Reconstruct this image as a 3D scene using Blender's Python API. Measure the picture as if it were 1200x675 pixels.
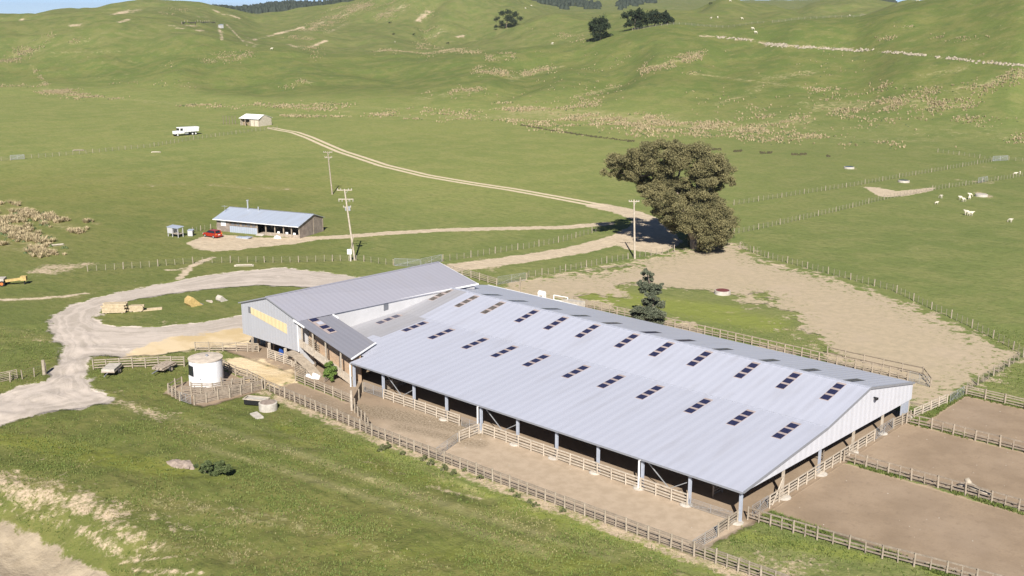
import bpy, math, random
import numpy as np
from math import radians as R, sin, cos, pi, hypot, atan2
random.seed(7); rng = np.random.RandomState(7)
for o in list(bpy.data.objects): bpy.data.objects.remove(o, do_unlink=True)
S = bpy.context.scene; COL = S.collection

# ------------------------------------------------------------ camera, world, sun, exposure
CAM = np.array([44.77, -78.75, 43.92]); F = 1274.0; PIT = R(14.28); YAW = R(-42.53)
cd = bpy.data.cameras.new('camera'); cam = bpy.data.objects.new('camera', cd); COL.objects.link(cam)
cam.location = CAM; cam.rotation_euler = (pi/2 - PIT, 0, -YAW)
cd.sensor_width = 36; cd.lens = F/1200*36; cd.clip_start = 1; cd.clip_end = 40000
S.camera = cam
S.render.resolution_x = 1024; S.render.resolution_y = 576
HAZE = .00006
SUN_EL = R(37); SUN_AZ = R(138)                # azimuth from +Y clockwise: the sun stands behind the camera
w = bpy.data.worlds.new('World'); S.world = w; w.use_nodes = True
nt = w.node_tree; sky = nt.nodes.new('ShaderNodeTexSky'); sky.sky_type = 'NISHITA'; sky.sun_disc = False
sky.sun_elevation = SUN_EL; sky.sun_rotation = SUN_AZ; sky.air_density = 0.3; sky.dust_density = 0.0; sky.ozone_density = 3.0
bg = nt.nodes['Background']; bg.inputs['Strength'].default_value = 0.07
nt.links.new(sky.outputs[0], bg.inputs['Color'])
sl = bpy.data.lights.new('sun', 'SUN'); sun = bpy.data.objects.new('sun', sl); COL.objects.link(sun)
sl.energy = 5.0; sl.angle = R(0.5); sl.color = (1.0, 0.94, 0.86)
sun.rotation_euler = (pi/2 - SUN_EL, 0, -SUN_AZ + pi)
sun.location = (60, -60, 120)
S.view_settings.view_transform = 'Standard'; S.view_settings.look = 'None'
S.view_settings.exposure = 0.75; S.view_settings.gamma = 1.0
S.view_settings.use_curve_mapping = False

# ------------------------------------------------------------ helpers
def tag(o, label=None, cat=None, group=None, kind=None):
    if label: o['label'] = label
    if cat: o['category'] = cat
    if group: o['group'] = group
    if kind: o['kind'] = kind
    return o
def empty(name, loc, rz=0, label=None, cat=None, group=None):
    o = bpy.data.objects.new(name, None); COL.objects.link(o); o.location = loc; o.rotation_euler = (0, 0, rz)
    return tag(o, label, cat, group)
class MB:
    def __init__(s): s.v = []; s.f = []
    def add(s, vs, fs):
        n = len(s.v); s.v += [tuple(map(float, v)) for v in vs]; s.f += [tuple(i+n for i in f) for f in fs]; return s
    def box(s, x0, x1, y0, y1, z0, z1):
        return s.add([(x0,y0,z0),(x1,y0,z0),(x1,y1,z0),(x0,y1,z0),(x0,y0,z1),(x1,y0,z1),(x1,y1,z1),(x0,y1,z1)],
                     [(0,3,2,1),(4,5,6,7),(0,1,5,4),(1,2,6,5),(2,3,7,6),(3,0,4,7)])
    def beam(s, a, b, w, h, up=(0,0,1)):
        a = np.array(a, float); b = np.array(b, float); d = b-a; d /= np.linalg.norm(d)+1e-9
        u = np.array(up, float)
        if abs(d@u) > .98: u = np.array((0., 1., 0.))
        r = np.cross(d, u); r /= np.linalg.norm(r); u = np.cross(r, d); r = r*w/2; u = u*h/2
        vs = [a-r-u, a+r-u, a+r+u, a-r+u, b-r-u, b+r-u, b+r+u, b-r+u]
        return s.add(vs, [(0,1,2,3),(7,6,5,4),(0,4,5,1),(1,5,6,2),(2,6,7,3),(3,7,4,0)])
    def cyl(s, a, b, r0, r1=None, n=8, cap=True):
        if r1 is None: r1 = r0
        a = np.array(a, float); b = np.array(b, float); d = b-a; d /= np.linalg.norm(d)+1e-9
        t = np.array((1., 0, 0)) if abs(d[0]) < .9 else np.array((0, 1., 0))
        p = np.cross(d, t); p /= np.linalg.norm(p); q = np.cross(d, p)
        vs = []
        for c, r in ((a, r0), (b, r1)):
            for i in range(n):
                an = 2*pi*i/n; vs.append(c + p*cos(an)*r + q*sin(an)*r)
        fs = [(i, (i+1) % n, n+(i+1) % n, n+i) for i in range(n)]
        if cap: fs += [tuple(range(n-1, -1, -1)), tuple(range(n, 2*n))]
        return s.add(vs, fs)
    def lathe(s, prof, n=16, c=(0, 0)):
        vs = []; fs = []
        for r, z in prof:
            for i in range(n):
                an = 2*pi*i/n; vs.append((c[0]+r*cos(an), c[1]+r*sin(an), z))
        for k in range(len(prof)-1):
            for i in range(n): fs.append((k*n+i, k*n+(i+1) % n, (k+1)*n+(i+1) % n, (k+1)*n+i))
        fs.append(tuple(range(n-1, -1, -1))); fs.append(tuple(range((len(prof)-1)*n, len(prof)*n)))
        return s.add(vs, fs)
    def prism(s, poly, axis, a, b):
        """poly: 2D points; axis 'x': poly is (y,z) ; 'y': (x,z) ; 'z': (x,y)"""
        n = len(poly)
        def m(p, t): return {'x': (t, p[0], p[1]), 'y': (p[0], t, p[1]), 'z': (p[0], p[1], t)}[axis]
        vs = [m(p, a) for p in poly] + [m(p, b) for p in poly]
        fs = [(i, (i+1) % n, n+(i+1) % n, n+i) for i in range(n)] + [tuple(range(n-1, -1, -1)), tuple(range(n, 2*n))]
        return s.add(vs, fs)
    def slab(s, quad, t):
        """a quad of 3D corners thickened downwards by t"""
        n = len(quad); q = [tuple(p) for p in quad]; lo = [(p[0], p[1], p[2]-t) for p in q]
        return s.add(q+lo, [tuple(range(n)), tuple(range(2*n-1, n-1, -1))] + [(i, n+i, n+(i+1) % n, (i+1) % n) for i in range(n)])
    def mesh(s, name, smooth=False):
        me = bpy.data.meshes.new(name); me.from_pydata(s.v, [], s.f); me.validate()
        import bmesh
        bm = bmesh.new(); bm.from_mesh(me); bmesh.ops.recalc_face_normals(bm, faces=bm.faces); bm.to_mesh(me); bm.free()
        if smooth: me.polygons.foreach_set('use_smooth', [True]*len(me.polygons))
        return me
    def build(s, name, mat, parent=None, loc=None, smooth=False, bevel=0):
        me = s.mesh(name, smooth); me.materials.append(mat)
        o = bpy.data.objects.new(name, me); COL.objects.link(o)
        if parent: o.parent = parent
        if loc is not None: o.location = loc
        if bevel:
            b = o.modifiers.new('bevel', 'BEVEL'); b.width = bevel; b.segments = 2; b.limit_method = 'ANGLE'
        return o
def inst(name, me, parent=None, loc=(0, 0, 0), rot=(0, 0, 0), sc=None):
    o = bpy.data.objects.new(name, me); COL.objects.link(o); o.parent = parent; o.location = loc; o.rotation_euler = rot
    if sc: o.scale = sc
    return o
def copy_tree(o, parent=None):
    c = o.copy(); COL.objects.link(c); c.parent = parent
    for ch in o.children: copy_tree(ch, c)
    return c
def np_mesh(name, verts, faces, mats, smooth=False, loopcount=None):
    """fast mesh from numpy: verts (n,3), faces (m,k)"""
    me = bpy.data.meshes.new(name); k = faces.shape[1]
    me.vertices.add(len(verts)); me.vertices.foreach_set('co', np.ascontiguousarray(verts, np.float32).ravel())
    me.loops.add(faces.size); me.loops.foreach_set('vertex_index', np.ascontiguousarray(faces, np.int32).ravel())
    me.polygons.add(len(faces)); me.polygons.foreach_set('loop_start', np.arange(0, faces.size, k, dtype=np.int32))
    if smooth: me.polygons.foreach_set('use_smooth', np.ones(len(faces), bool))
    me.update(calc_edges=True)
    for m in mats: me.materials.append(m)
    return me

# ------------------------------------------------------------ materials
class NT:
    def __init__(s, name, rough=.8, metal=0, spec=.5):
        s.m = bpy.data.materials.new(name); s.m.use_nodes = True; s.t = s.m.node_tree
        s.b = s.t.nodes['Principled BSDF']; s.b.inputs['Roughness'].default_value = rough
        s.b.inputs['Metallic'].default_value = metal; s.b.inputs['Specular IOR Level'].default_value = spec
    def n(s, typ, **kw):
        nd = s.t.nodes.new(typ)
        for k, v in kw.items(): setattr(nd, k, v)
        return nd
    def l(s, a, b): s.t.links.new(a, b)
    def pos(s, obj=False):
        if obj: return s.n('ShaderNodeTexCoord').outputs['Object']
        return s.n('ShaderNodeNewGeometry').outputs['Position']
    def noise(s, vec, scale, detail=3, rough=.55, stretch=None, dist=0):
        if stretch:
            mp = s.n('ShaderNodeMapping'); s.l(vec, mp.inputs[0]); mp.inputs['Scale'].default_value = stretch; vec = mp.outputs[0]
        nd = s.n('ShaderNodeTexNoise'); nd.inputs['Scale'].default_value = scale; nd.inputs['Detail'].default_value = detail
        nd.inputs['Roughness'].default_value = rough; nd.inputs['Distortion'].default_value = dist; s.l(vec, nd.inputs['Vector'])
        return nd.outputs['Fac']
    def val(s, op, a, b=0, c=None):
        nd = s.n('ShaderNodeMath', operation=op)
        for i, x in enumerate((a, b, c)):
            if x is None: continue
            if isinstance(x, (int, float)): nd.inputs[i].default_value = x
            else: s.l(x, nd.inputs[i])
        return nd.outputs[0]
    def ramp(s, x, a, b, lo=0., hi=1.):
        nd = s.n('ShaderNodeMapRange', interpolation_type='SMOOTHSTEP'); s.l(x, nd.inputs[0])
        for i, v in enumerate((a, b, lo, hi)): nd.inputs[i+1].default_value = v
        return nd.outputs[0]
    def mix(s, f, a, b, blend='MIX'):
        nd = s.n('ShaderNodeMix', data_type='RGBA', blend_type=blend)
        if isinstance(f, (int, float)): nd.inputs[0].default_value = f
        else: s.l(f, nd.inputs[0])
        for i, x in ((6, a), (7, b)):
            if isinstance(x, tuple): nd.inputs[i].default_value = (*x[:3], 1)
            else: s.l(x, nd.inputs[i])
        return nd.outputs[2]
    def attr(s, name): return s.n('ShaderNodeAttribute', attribute_name=name).outputs['Fac']
    def bump(s, h, strength=.5, dist=.05):
        nd = s.n('ShaderNodeBump'); nd.inputs['Strength'].default_value = strength; nd.inputs['Distance'].default_value = dist
        s.l(h, nd.inputs['Height']); s.l(nd.outputs[0], s.b.inputs['Normal'])
    def col(s, c):
        if isinstance(c, tuple): s.b.inputs['Base Color'].default_value = (*c[:3], 1)
        else: s.l(c, s.b.inputs['Base Color'])
        return s
def simple(name, c, rough=.8, metal=0, var=.25, scale=3, obj=False, spec=.4, c2=None):
    m = NT(name, rough, metal, spec); p = m.pos(obj)
    n1 = m.ramp(m.noise(p, scale, 4), .35, .65); n2 = m.ramp(m.noise(p, scale*9, 2), .3, .7)
    dark = tuple(x*(1-var) for x in c) if c2 is None else c2
    a = m.mix(n1, c, dark); b = m.mix(m.val('MULTIPLY', n2, .4), a, tuple(x*(1-var*1.2) for x in c))
    m.col(b); return m.m
def timber(name, c, c2, scale=2.5):
    m = NT(name, .9, 0, .2); p = m.pos()
    n = m.ramp(m.noise(p, scale, 4, stretch=(1, 1, 1)), .3, .7); n2 = m.ramp(m.noise(p, 14, 3), .4, .65)
    m.col(m.mix(m.val('MULTIPLY', n2, .5), m.mix(n, c, c2), tuple(x*.6 for x in c2))); return m.m
def corrugated(name, c, var=.12, rough=.45, metal=.35, axis='x', period=.8, depth=.05, dirt=(.30,.27,.23), dirtf=.25, k=1.):
    """long-run metal sheet: ribs along the other axis, sheets of slightly different tone"""
    m = NT(name, rough, metal, .5); p = m.pos(); sp = m.n('ShaderNodeSeparateXYZ'); m.l(p, sp.inputs[0])
    u = sp.outputs[0 if axis == 'x' else 1]
    ph = m.val('MULTIPLY', u, 2*pi/period); sn = m.val('SINE', ph)
    rib_lit = m.ramp(sn, .55, .95)
    sheet = m.val('FLOOR', m.val('DIVIDE', u, period)); wn = m.n('ShaderNodeTexWhiteNoise', noise_dimensions='1D'); m.l(sheet, wn.inputs['W'])
    st = m.val('MULTIPLY', wn.outputs['Value'], .7*k)
    dk = tuple(x*(1-var) for x in c)
    a = m.mix(st, c, dk)
    a = m.mix(m.val('MULTIPLY', rib_lit, .30*k), a, tuple(min(1, x*1.12) for x in c))  # rib crests painted lighter, as if they caught the sun
    vale_shade = m.ramp(sn, -.98, -.8, 1, 0); a = m.mix(m.val('MULTIPLY', vale_shade, .22*k), a, tuple(x*.72 for x in c))  # shade in the rib valleys painted as a darker tone
    st2 = (.25, 1, 1) if axis == 'y' else (1, .12, 1)
    dn = m.ramp(m.noise(p, .7, 5, stretch=st2), .5, .75); a = m.mix(m.val('MULTIPLY', dn, dirtf), a, dirt)
    big = m.ramp(m.noise(p, .06, 3), .35, .7); a = m.mix(m.val('MULTIPLY', big, .14), a, dk)
    m.col(a); m.bump(sn, .35*k, depth); return m.m
M = {}
M['roof_new'] = corrugated('pale zincalume roof', (.455, .475, .555), metal=.1, rough=.5, dirt=(.36,.365,.41), dirtf=.4, k=.36, period=1.1)
M['roof_old'] = corrugated('dull grey old roof', (.35, .35, .375), metal=.1, rough=.6, k=.4)
M['roof_back'] = corrugated('blue grey roof', (.47, .49, .56), metal=.12, rough=.5, dirtf=.1, k=.5)
M['roof_wool'] = corrugated('grey galvanised roof', (.325, .325, .375), axis='y', metal=.1, rough=.6, period=.76, dirtf=.15, k=.28)
M['roof_lean'] = corrugated('darker lean-to iron', (.23, .233, .27), axis='y', metal=.1, rough=.6, period=.76, dirtf=.15, k=.3)
M['clad'] = corrugated('white cladding', (.60, .61, .655), metal=.05, rough=.5, axis='y', period=1.05, var=.14, dirtf=.12, k=.42)
M['clad_grey'] = corrugated('galvanised wall iron', (.42, .43, .465), metal=.12, rough=.55, axis='x', period=.6, dirtf=.15, k=.35)
M['clad_white'] = simple('off white wall', (.47, .47, .48), .7, var=.08, scale=1)
M['white_trim'] = simple('white trim', (.82, .82, .82), .5, var=.06)
M['grey_trim'] = simple('grey flashing', (.30, .31, .34), .5, .2, var=.1)
M['steel_blue'] = simple('galvanised post', (.46, .50, .58), .5, .2, var=.12)
M['steel'] = simple('galvanised tube', (.50, .52, .54), .45, .5, var=.15)
M['sky_dark'] = simple('dark blue skylight sheet', (.028, .03, .075), .25, 0, var=.2, spec=.5)
M['sky_pink'] = simple('weathered skylight lap', (.42, .35, .33), .6, var=.2)
M['sky_brown'] = simple('browned skylight sheet', (.16, .14, .125), .5, var=.5, scale=2)
M['yellow'] = corrugated('yellowed clear sheet', (.64, .53, .31), metal=0, axis='x', period=.8, rough=.5, dirt=(.5,.42,.28), k=.7)
M['black'] = simple('black', (.012, .012, .014), .6)
M['in_shade'] = simple('painted interior shade', (.05, .045, .04), .9)  # near-black colour that stands in for shade inside the buildings
M['rail'] = timber('weathered rail timber', (.41, .345, .27), (.29, .245, .19))
M['rail_pale'] = timber('pale dry rail timber', (.56, .49, .40), (.41, .355, .285))
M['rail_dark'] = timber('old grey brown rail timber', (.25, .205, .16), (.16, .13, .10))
M['rail_mid'] = timber('mid grey rail timber', (.34, .285, .225), (.23, .19, .15))
M['post'] = timber('round post timber', (.43, .37, .29), (.31, .265, .205))
M['post_green'] = timber('treated batten', (.38, .34, .25), (.27, .24, .18))
M['wire'] = simple('fence wire', (.22, .22, .21), .5, .5)
M['ply'] = timber('tan plywood boards', (.50, .365, .25), (.40, .29, .20), 1.2)  # the plywood's own tan colour
M['concrete'] = simple('concrete', (.52, .48, .42), .9, var=.25, scale=2)
M['tank'] = simple('white tank paint', (.80, .80, .81), .55, var=.10, scale=.9)
M['tank_top'] = simple('stained tank lid', (.62, .54, .45), .8, var=.30, scale=1.2)
M['glass_dark'] = simple('dark glass', (.02, .025, .035), .1, spec=.6)
M['glass_grey'] = simple('grey window pane', (.16, .17, .19), .2, spec=.6)
M['rubber'] = simple('tyre rubber', (.02, .02, .02), .85)
M['car_red'] = simple('red car paint', (.33, .022, .010), .3, 0, var=.08, spec=.6)
M['car_orange'] = simple('orange lamp glass', (.75, .22, .03), .3)
M['white_paint'] = simple('white vehicle paint', (.80, .80, .80), .35, var=.05)
M['machine_yellow'] = simple('machine yellow', (.55, .40, .16), .7, var=.3)
M['machine_orange'] = simple('machine orange', (.60, .18, .04), .6)
M['wood_new'] = timber('fresh sawn timber', (.58, .48, .33), (.45, .365, .24))
M['wood_old'] = timber('old grey planks', (.46, .39, .32), (.30, .25, .20))
M['barn_board'] = timber('weathered grey boards', (.33, .28, .24), (.21, .175, .15), 1.0)
M['cot_roof'] = corrugated('light blue grey roof', (.40, .45, .54), axis='x', metal=.15, period=.5)
M['wool'] = simple('sheep wool', (.72, .66, .54), .95, var=.25, scale=4, obj=True)
M['rock'] = simple('pale limestone', (.56, .49, .39), .95, var=.45, scale=1.2)
M['soilheap'] = simple('dry soil', (.36, .29, .24), .95, var=.35, scale=2)
M['bark'] = timber('bark', (.30, .24, .19), (.16, .13, .10), 1.5)
M['bark_pale'] = timber('peeling eucalypt bark', (.46, .38, .31), (.26, .20, .16), 1.0)
M['blue'] = simple('blue plastic', (.03, .10, .40), .5)
M['straw'] = simple('dry rush straw', (.42, .325, .205), .95, var=.5, scale=.35)
M['insul'] = simple('porcelain insulator', (.55, .50, .48), .4)
def foliage(name, c, c2, c3, rough=.75):
    m = NT(name, rough, 0, .25); p = m.pos()
    n = m.ramp(m.noise(p, .45, 3), .35, .65); n2 = m.noise(p, 5, 2)
    a = m.mix(n, c, c2); m.col(m.mix(m.ramp(n2, .45, .7), a, c3)); return m.m
M['euc'] = foliage('olive brown eucalypt leaves', (.170, .155, .070), (.098, .096, .044), (.25, .215, .105))
M['pine'] = foliage('dark pine needles', (.022, .036, .016), (.034, .050, .024), (.016, .026, .012))
M['blue_conifer'] = foliage('grey green needles', (.105, .118, .075), (.070, .086, .055), (.155, .165, .11))
M['shrub'] = foliage('bright green leaves', (.11, .17, .035), (.08, .14, .03), (.16, .22, .05))
M['shrub_dark'] = foliage('mid green leaves', (.075, .10, .035), (.05, .075, .028), (.12, .145, .06))
M['forest'] = foliage('far forest', (.030, .042, .028), (.022, .034, .024), (.045, .055, .035))
M['tuft'] = foliage('grass tufts', (.125, .165, .038), (.165, .185, .055), (.075, .120, .026))
M['drytuft'] = foliage('dry grass tufts', (.26, .23, .11), (.20, .205, .08), (.31, .26, .14))

M['weed'] = foliage('dusty green weeds', (.12, .14, .055), (.085, .10, .04), (.18, .18, .09))
M['drain'] = foliage('dark brown drain rushes', (.075, .065, .032), (.05, .048, .024), (.09, .08, .04))
# ------------------------------------------------------------ terrain
def vnoise(x, y, seed=0):
    xi = np.floor(x).astype(np.int64); yi = np.floor(y).astype(np.int64); fx = x-xi; fy = y-yi
    fx = fx*fx*(3-2*fx); fy = fy*fy*(3-2*fy)
    def h(a, b):
        n = (a*374761393 + b*668265263 + seed*974634777) & 0x7fffffff
        n = ((n ^ (n >> 13))*1274126177) & 0x7fffffff
        return ((n ^ (n >> 16)) & 0xffff)/65535.0
    return (h(xi, yi)*(1-fx)+h(xi+1, yi)*fx)*(1-fy)+(h(xi, yi+1)*(1-fx)+h(xi+1, yi+1)*fx)*fy
def fbm(x, y, o=4, seed=0):
    s = 0; a = .5; t = 0
    for i in range(o): s = s+a*vnoise(x*2**i, y*2**i, seed+i*17); t += a; a *= .5
    return s/t
def sstep(x, a, b):
    t = np.clip((x-a)/(b-a), 0, 1); return t*t*(3-2*t)
HF = np.array([sin(YAW), cos(YAW)]); HR = np.array([cos(YAW), -sin(YAW)])     # horizontal forward / right
def pix(x, y, D=None):
    """sight line of a surveyed point: (u, slope) ; with D its height"""
    v = (337.5-np.asarray(y, float))/F; df = cos(PIT)+v*sin(PIT); up = -sin(PIT)+v*cos(PIT)
    u = (np.asarray(x, float)-600)/F/df; s = up/df
    return u, s
uc = np.concatenate([np.linspace(-1.3, -.52, 60, endpoint=False), np.linspace(-.52, .52, 640), np.linspace(.52, 1.3, 61)[1:]])
DD = np.concatenate([1/np.linspace(1/45., 1/380., 560, endpoint=False), np.linspace(380, 1500, 470, endpoint=False), np.geomspace(1500, 7500, 90)])
def curve(pts):
    """pts: list of (x, y, D) or (x, y, None) for z = 0 -> D(u), z(u)"""
    us, Ds, zs = [], [], []
    for x, y, D in pts:
        u, s = pix(x, y)
        if D is None: D = -CAM[2]/s
        us.append(float(u)); Ds.append(D); zs.append(CAM[2]+D*float(s))
    i = np.argsort(us); us = np.array(us)[i]; Ds = np.array(Ds)[i]; zs = np.array(zs)[i]
    D = np.interp(uc, us, Ds); z = np.interp(uc, us, zs)
    k = np.hanning(15); k /= k.sum(); pad = 7
    sm = lambda a: np.convolve(np.pad(a, pad, mode='edge'), k, 'valid')
    return sm(D), sm(z)
X0 = [-300, 0, 100, 200, 300, 400, 500, 600, 700, 800, 900, 1000, 1100, 1200, 1500]
foot = curve(list(zip(X0, [106,110,113,119,128,134,137,139,146,156,165,172,178,183,205], [None]*15)))
Cx = [-300, 0, 100, 200, 260, 300, 350, 386, 426, 500, 540, 600, 650, 688, 741, 789, 847, 900, 943, 1008, 1056, 1100, 1200, 1500]
Cy = [26, 27, 27, 29, 42, 52, 60, 66, 63, 62, 57, 54, 51, 48, 35, 27, 31, 25, 21, 18, 4, -8, -40, -120]
CD = [850, 850, 850, 830, 800, 780, 760, 750, 750, 740, 730, 720, 710, 700, 690, 680, 670, 660, 650, 640, 640, 640, 600, 560]
crest = curve(list(zip(Cx, Cy, CD)))
def off(xs, ys, ds, dy, dD): return [(x, y+(dy(x) if callable(dy) else dy), d+dD) for x, y, d in zip(xs, ys, ds)]
v1 = curve(off(Cx, Cy, CD, lambda x: np.interp(x, [0, 215, 300, 420, 600], [-1, -1, 0, 2, 5]), 70))
Ex = [-300, 0, 200, 260, 300, 400, 450, 500, 540, 600, 628, 650, 726, 780, 850, 900, 925, 940, 943, 1008, 1056, 1100, 1200, 1500]
Ey = [25, 24, 22, 34, 44, 54, 56, 58, 50, 31, 19, 13.5, 10, 6, -1, 3, 12, 20, 22, 19, 6, 10, 0, 0]
ED = [920]*24
e1 = curve(list(zip(Ex, Ey, ED)))
v2 = curve(off(Ex, Ey, ED, lambda x: np.interp(x, [0, 260, 470, 560, 1200], [-5, -4, -6, 5, 5]), 80))
Bx = [-300, 0, 40, 60, 110, 150, 200, 235, 258, 300, 330, 368, 400, 430, 500, 560, 600, 615, 640, 660, 720, 800, 900, 935, 960, 1000, 1036, 1060, 1200, 1500]
By = [24, 20, 18, 11, 12, 5, 2.5, 5, 11, 22, 18, 10, 3, -5, -25, -25, -10, 0, 9, 16, 16, 12, 12, 10, 0, -4, 5, 10, 0, -20]
b1 = curve(list(zip(Bx, By, [1300]*30)))
v3 = curve(off(Bx, By, [1300]*30, 9, 120))
Rx = [-300, 0, 200, 255, 280, 300, 345, 380, 420, 450, 600, 640, 760, 800, 900, 1000, 1200, 1500]
Ry = [34, 30, 26, 13, 13, 12, 7, 9, 3, -1, -2, -4, -6, -2, 2, 0, 20, 20]
r1 = curve(list(zip(Rx, Ry, [2700]*18)))
r2 = (r1[0]+1500, r1[1]-160)
n_u, n_d = len(uc), len(DD)
mid = (foot[0]+(crest[0]-foot[0])*.45, None)
# mid-slope height: bulging on the left, even on the right
mz = crest[1]*np.interp(uc, [-.5, -.1, .1, .5], [.34, .45, .44, .40])
foot2 = (foot[0]+18, np.full(n_u, .8))
KD = np.stack([np.full(n_u, 40.), np.minimum(foot[0]-12, foot[0]*.97), foot2[0], mid[0], crest[0], v1[0], e1[0], v2[0], b1[0], v3[0], r1[0], r2[0], np.full(n_u, 7600.)])
KZ = np.stack([np.zeros(n_u), np.zeros(n_u), foot2[1], mz, crest[1], v1[1], e1[1], v2[1], b1[1], v3[1], r1[1], r2[1], r2[1]-100])
def pchip(xk, yk, x):
    h = np.diff(xk); d = np.diff(yk)/h; m = np.zeros(len(xk))
    for i in range(1, len(xk)-1):
        if d[i-1]*d[i] > 0:
            w1 = 2*h[i]+h[i-1]; w2 = h[i]+2*h[i-1]; m[i] = (w1+w2)/(w1/d[i-1]+w2/d[i])
    m[-1] = d[-1]
    j = np.clip(np.searchsorted(xk, x)-1, 0, len(h)-1); t = (x-xk[j])/h[j]
    return ((1+2*t)*(1-t)**2)*yk[j]+t*(1-t)**2*h[j]*m[j]+t*t*(3-2*t)*yk[j+1]+t*t*(t-1)*h[j]*m[j+1]
Z = np.stack([pchip(KD[:, i], KZ[:, i], DD) for i in range(n_u)], 1)          # [d, u]
UU, DG = np.meshgrid(uc, DD)
WX = CAM[0]+DG*(HF[0]+UU*HR[0]); WY = CAM[1]+DG*(HF[1]+UU*HR[1])
hill = sstep(DG-foot[0][None, :], 10, 120)
Z += hill*((fbm(WX/95, WY/95, 4, 3)-.5)*17*sstep(DG, 300, 900)+(fbm(WX/210, WY/210, 2, 13)-.5)*10*sstep(DG, 380, 700)*sstep(1300-DG, 0, 300)+(fbm(WX/30, WY/30, 3, 9)-.5)*3.2)
wg = sstep(DG-foot[0][None, :], 25, 130)*sstep(crest[0][None, :]-DG, 0, 110)+sstep(DG-crest[0][None, :], 90, 220)*sstep(1300-DG, 0, 150)
gl = fbm(UU*11+fbm(WX/120, WY/120, 2, 19)*1.2, DG/420, 2, 29); gl = np.clip(1-np.abs(gl-.5)*4.2, 0, 1); Z -= wg*6.5*gl*gl*(3-2*gl)
Z += (1-hill)*(fbm(WX/40, WY/40, 2, 5)-.5)*.3*sstep(DG, 150, 260)
def poly_sdf(px, py, poly):
    """signed distance to polygon, negative inside"""
    P = np.asarray(poly, float); n = len(P); d = np.full(px.shape, 1e18); ins = np.zeros(px.shape, bool)
    for i in range(n):
        ax, ay = P[i]; bx, by = P[(i+1) % n]; ex, ey = bx-ax, by-ay; wx, wy = px-ax, py-ay
        t = np.clip((wx*ex+wy*ey)/(ex*ex+ey*ey+1e-12), 0, 1); d = np.minimum(d, (wx-t*ex)**2+(wy-t*ey)**2)
        c = ((ay > py) != (by > py)) & (px < (bx-ax)*(py-ay)/((by-ay) if by != ay else 1e-9)+ax); ins ^= c
    d = np.sqrt(d); return np.where(ins, -d, d)
def line_sdf(px, py, pts, signed=False):
    P = np.asarray(pts, float); d = np.full(px.shape, 1e18); sg = np.ones(px.shape)
    for i in range(len(P)-1):
        ax, ay = P[i]; bx, by = P[i+1]; ex, ey = bx-ax, by-ay; wx, wy = px-ax, py-ay
        t = np.clip((wx*ex+wy*ey)/(ex*ex+ey*ey+1e-12), 0, 1); q = (wx-t*ex)**2+(wy-t*ey)**2
        if signed: sg = np.where(q < d, np.sign(ex*wy-ey*wx), sg)
        d = np.minimum(d, q)
    return np.sqrt(d)*(sg if signed else 1)
def g0(x, y):
    u, s = pix(x, y); D = -CAM[2]/s; return (CAM[0]+D*(HF[0]+u*HR[0]), CAM[1]+D*(HF[1]+u*HR[1]))
# the cut bank above the near road
bank = [g0(x, y) for x, y in [(-400, 480), (-150, 520), (0, 556), (90, 578), (190, 625), (260, 690), (300, 740), (400, 900)]]
bd = line_sdf(WX, WY, bank, True)
Z -= 3.4*sstep(-bd+(fbm(WX/4, WY/4, 3, 23)-.5)*2, 0, 8.0)*(DG < 200)
# rough ground on the bank and in the rough pasture in front
near = (DG < 150) & (WY < -11)
Z += near*(fbm(WX/3.0, WY/3.0, 3, 21)-.5)*.62
def H(x, y):
    dx, dy = x-CAM[0], y-CAM[1]; D = dx*HF[0]+dy*HF[1]; u = (dx*HR[0]+dy*HR[1])/D
    i = np.interp(u, uc, np.arange(n_u)); j = np.interp(D, DD, np.arange(n_d))
    i0 = min(int(i), n_u-2); j0 = min(int(j), n_d-2); a = i-i0; b = j-j0
    return float((Z[j0, i0]*(1-a)+Z[j0, i0+1]*a)*(1-b)+(Z[j0+1, i0]*(1-a)+Z[j0+1, i0+1]*a)*b)
def Hv(x, y):
    dx, dy = x-CAM[0], y-CAM[1]; D = dx*HF[0]+dy*HF[1]; u = (dx*HR[0]+dy*HR[1])/D
    i = np.interp(u, uc, np.arange(n_u)); j = np.interp(D, DD, np.arange(n_d))
    i0 = np.minimum(i.astype(int), n_u-2); j0 = np.minimum(j.astype(int), n_d-2); a = i-i0; b = j-j0
    return (Z[j0, i0]*(1-a)+Z[j0, i0+1]*a)*(1-b)+(Z[j0+1, i0]*(1-a)+Z[j0+1, i0+1]*a)*b
def at(x, y, dmin=46):
    """where the sight line of a surveyed point meets the ground"""
    u, s = pix(x, y); i = np.interp(float(u), uc, np.arange(n_u)); i0 = min(int(i), n_u-2); a = i-i0
    col = Z[:, i0]*(1-a)+Z[:, i0+1]*a; ray = CAM[2]+DD*float(s); k = np.where((ray <= col) & (DD > dmin))[0]
    if len(k) == 0: k = [n_d-1]
    k = k[0]
    g1 = ray[k-1]-col[k-1]; g2 = col[k]-ray[k]; D = DD[k-1]+(DD[k]-DD[k-1])*g1/(g1+g2+1e-9)
    X = CAM[0]+D*(HF[0]+float(u)*HR[0]); Y = CAM[1]+D*(HF[1]+float(u)*HR[1])
    return (float(X), float(Y))
def A2(pts): return [at(*p)[:2] for p in pts]
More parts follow.
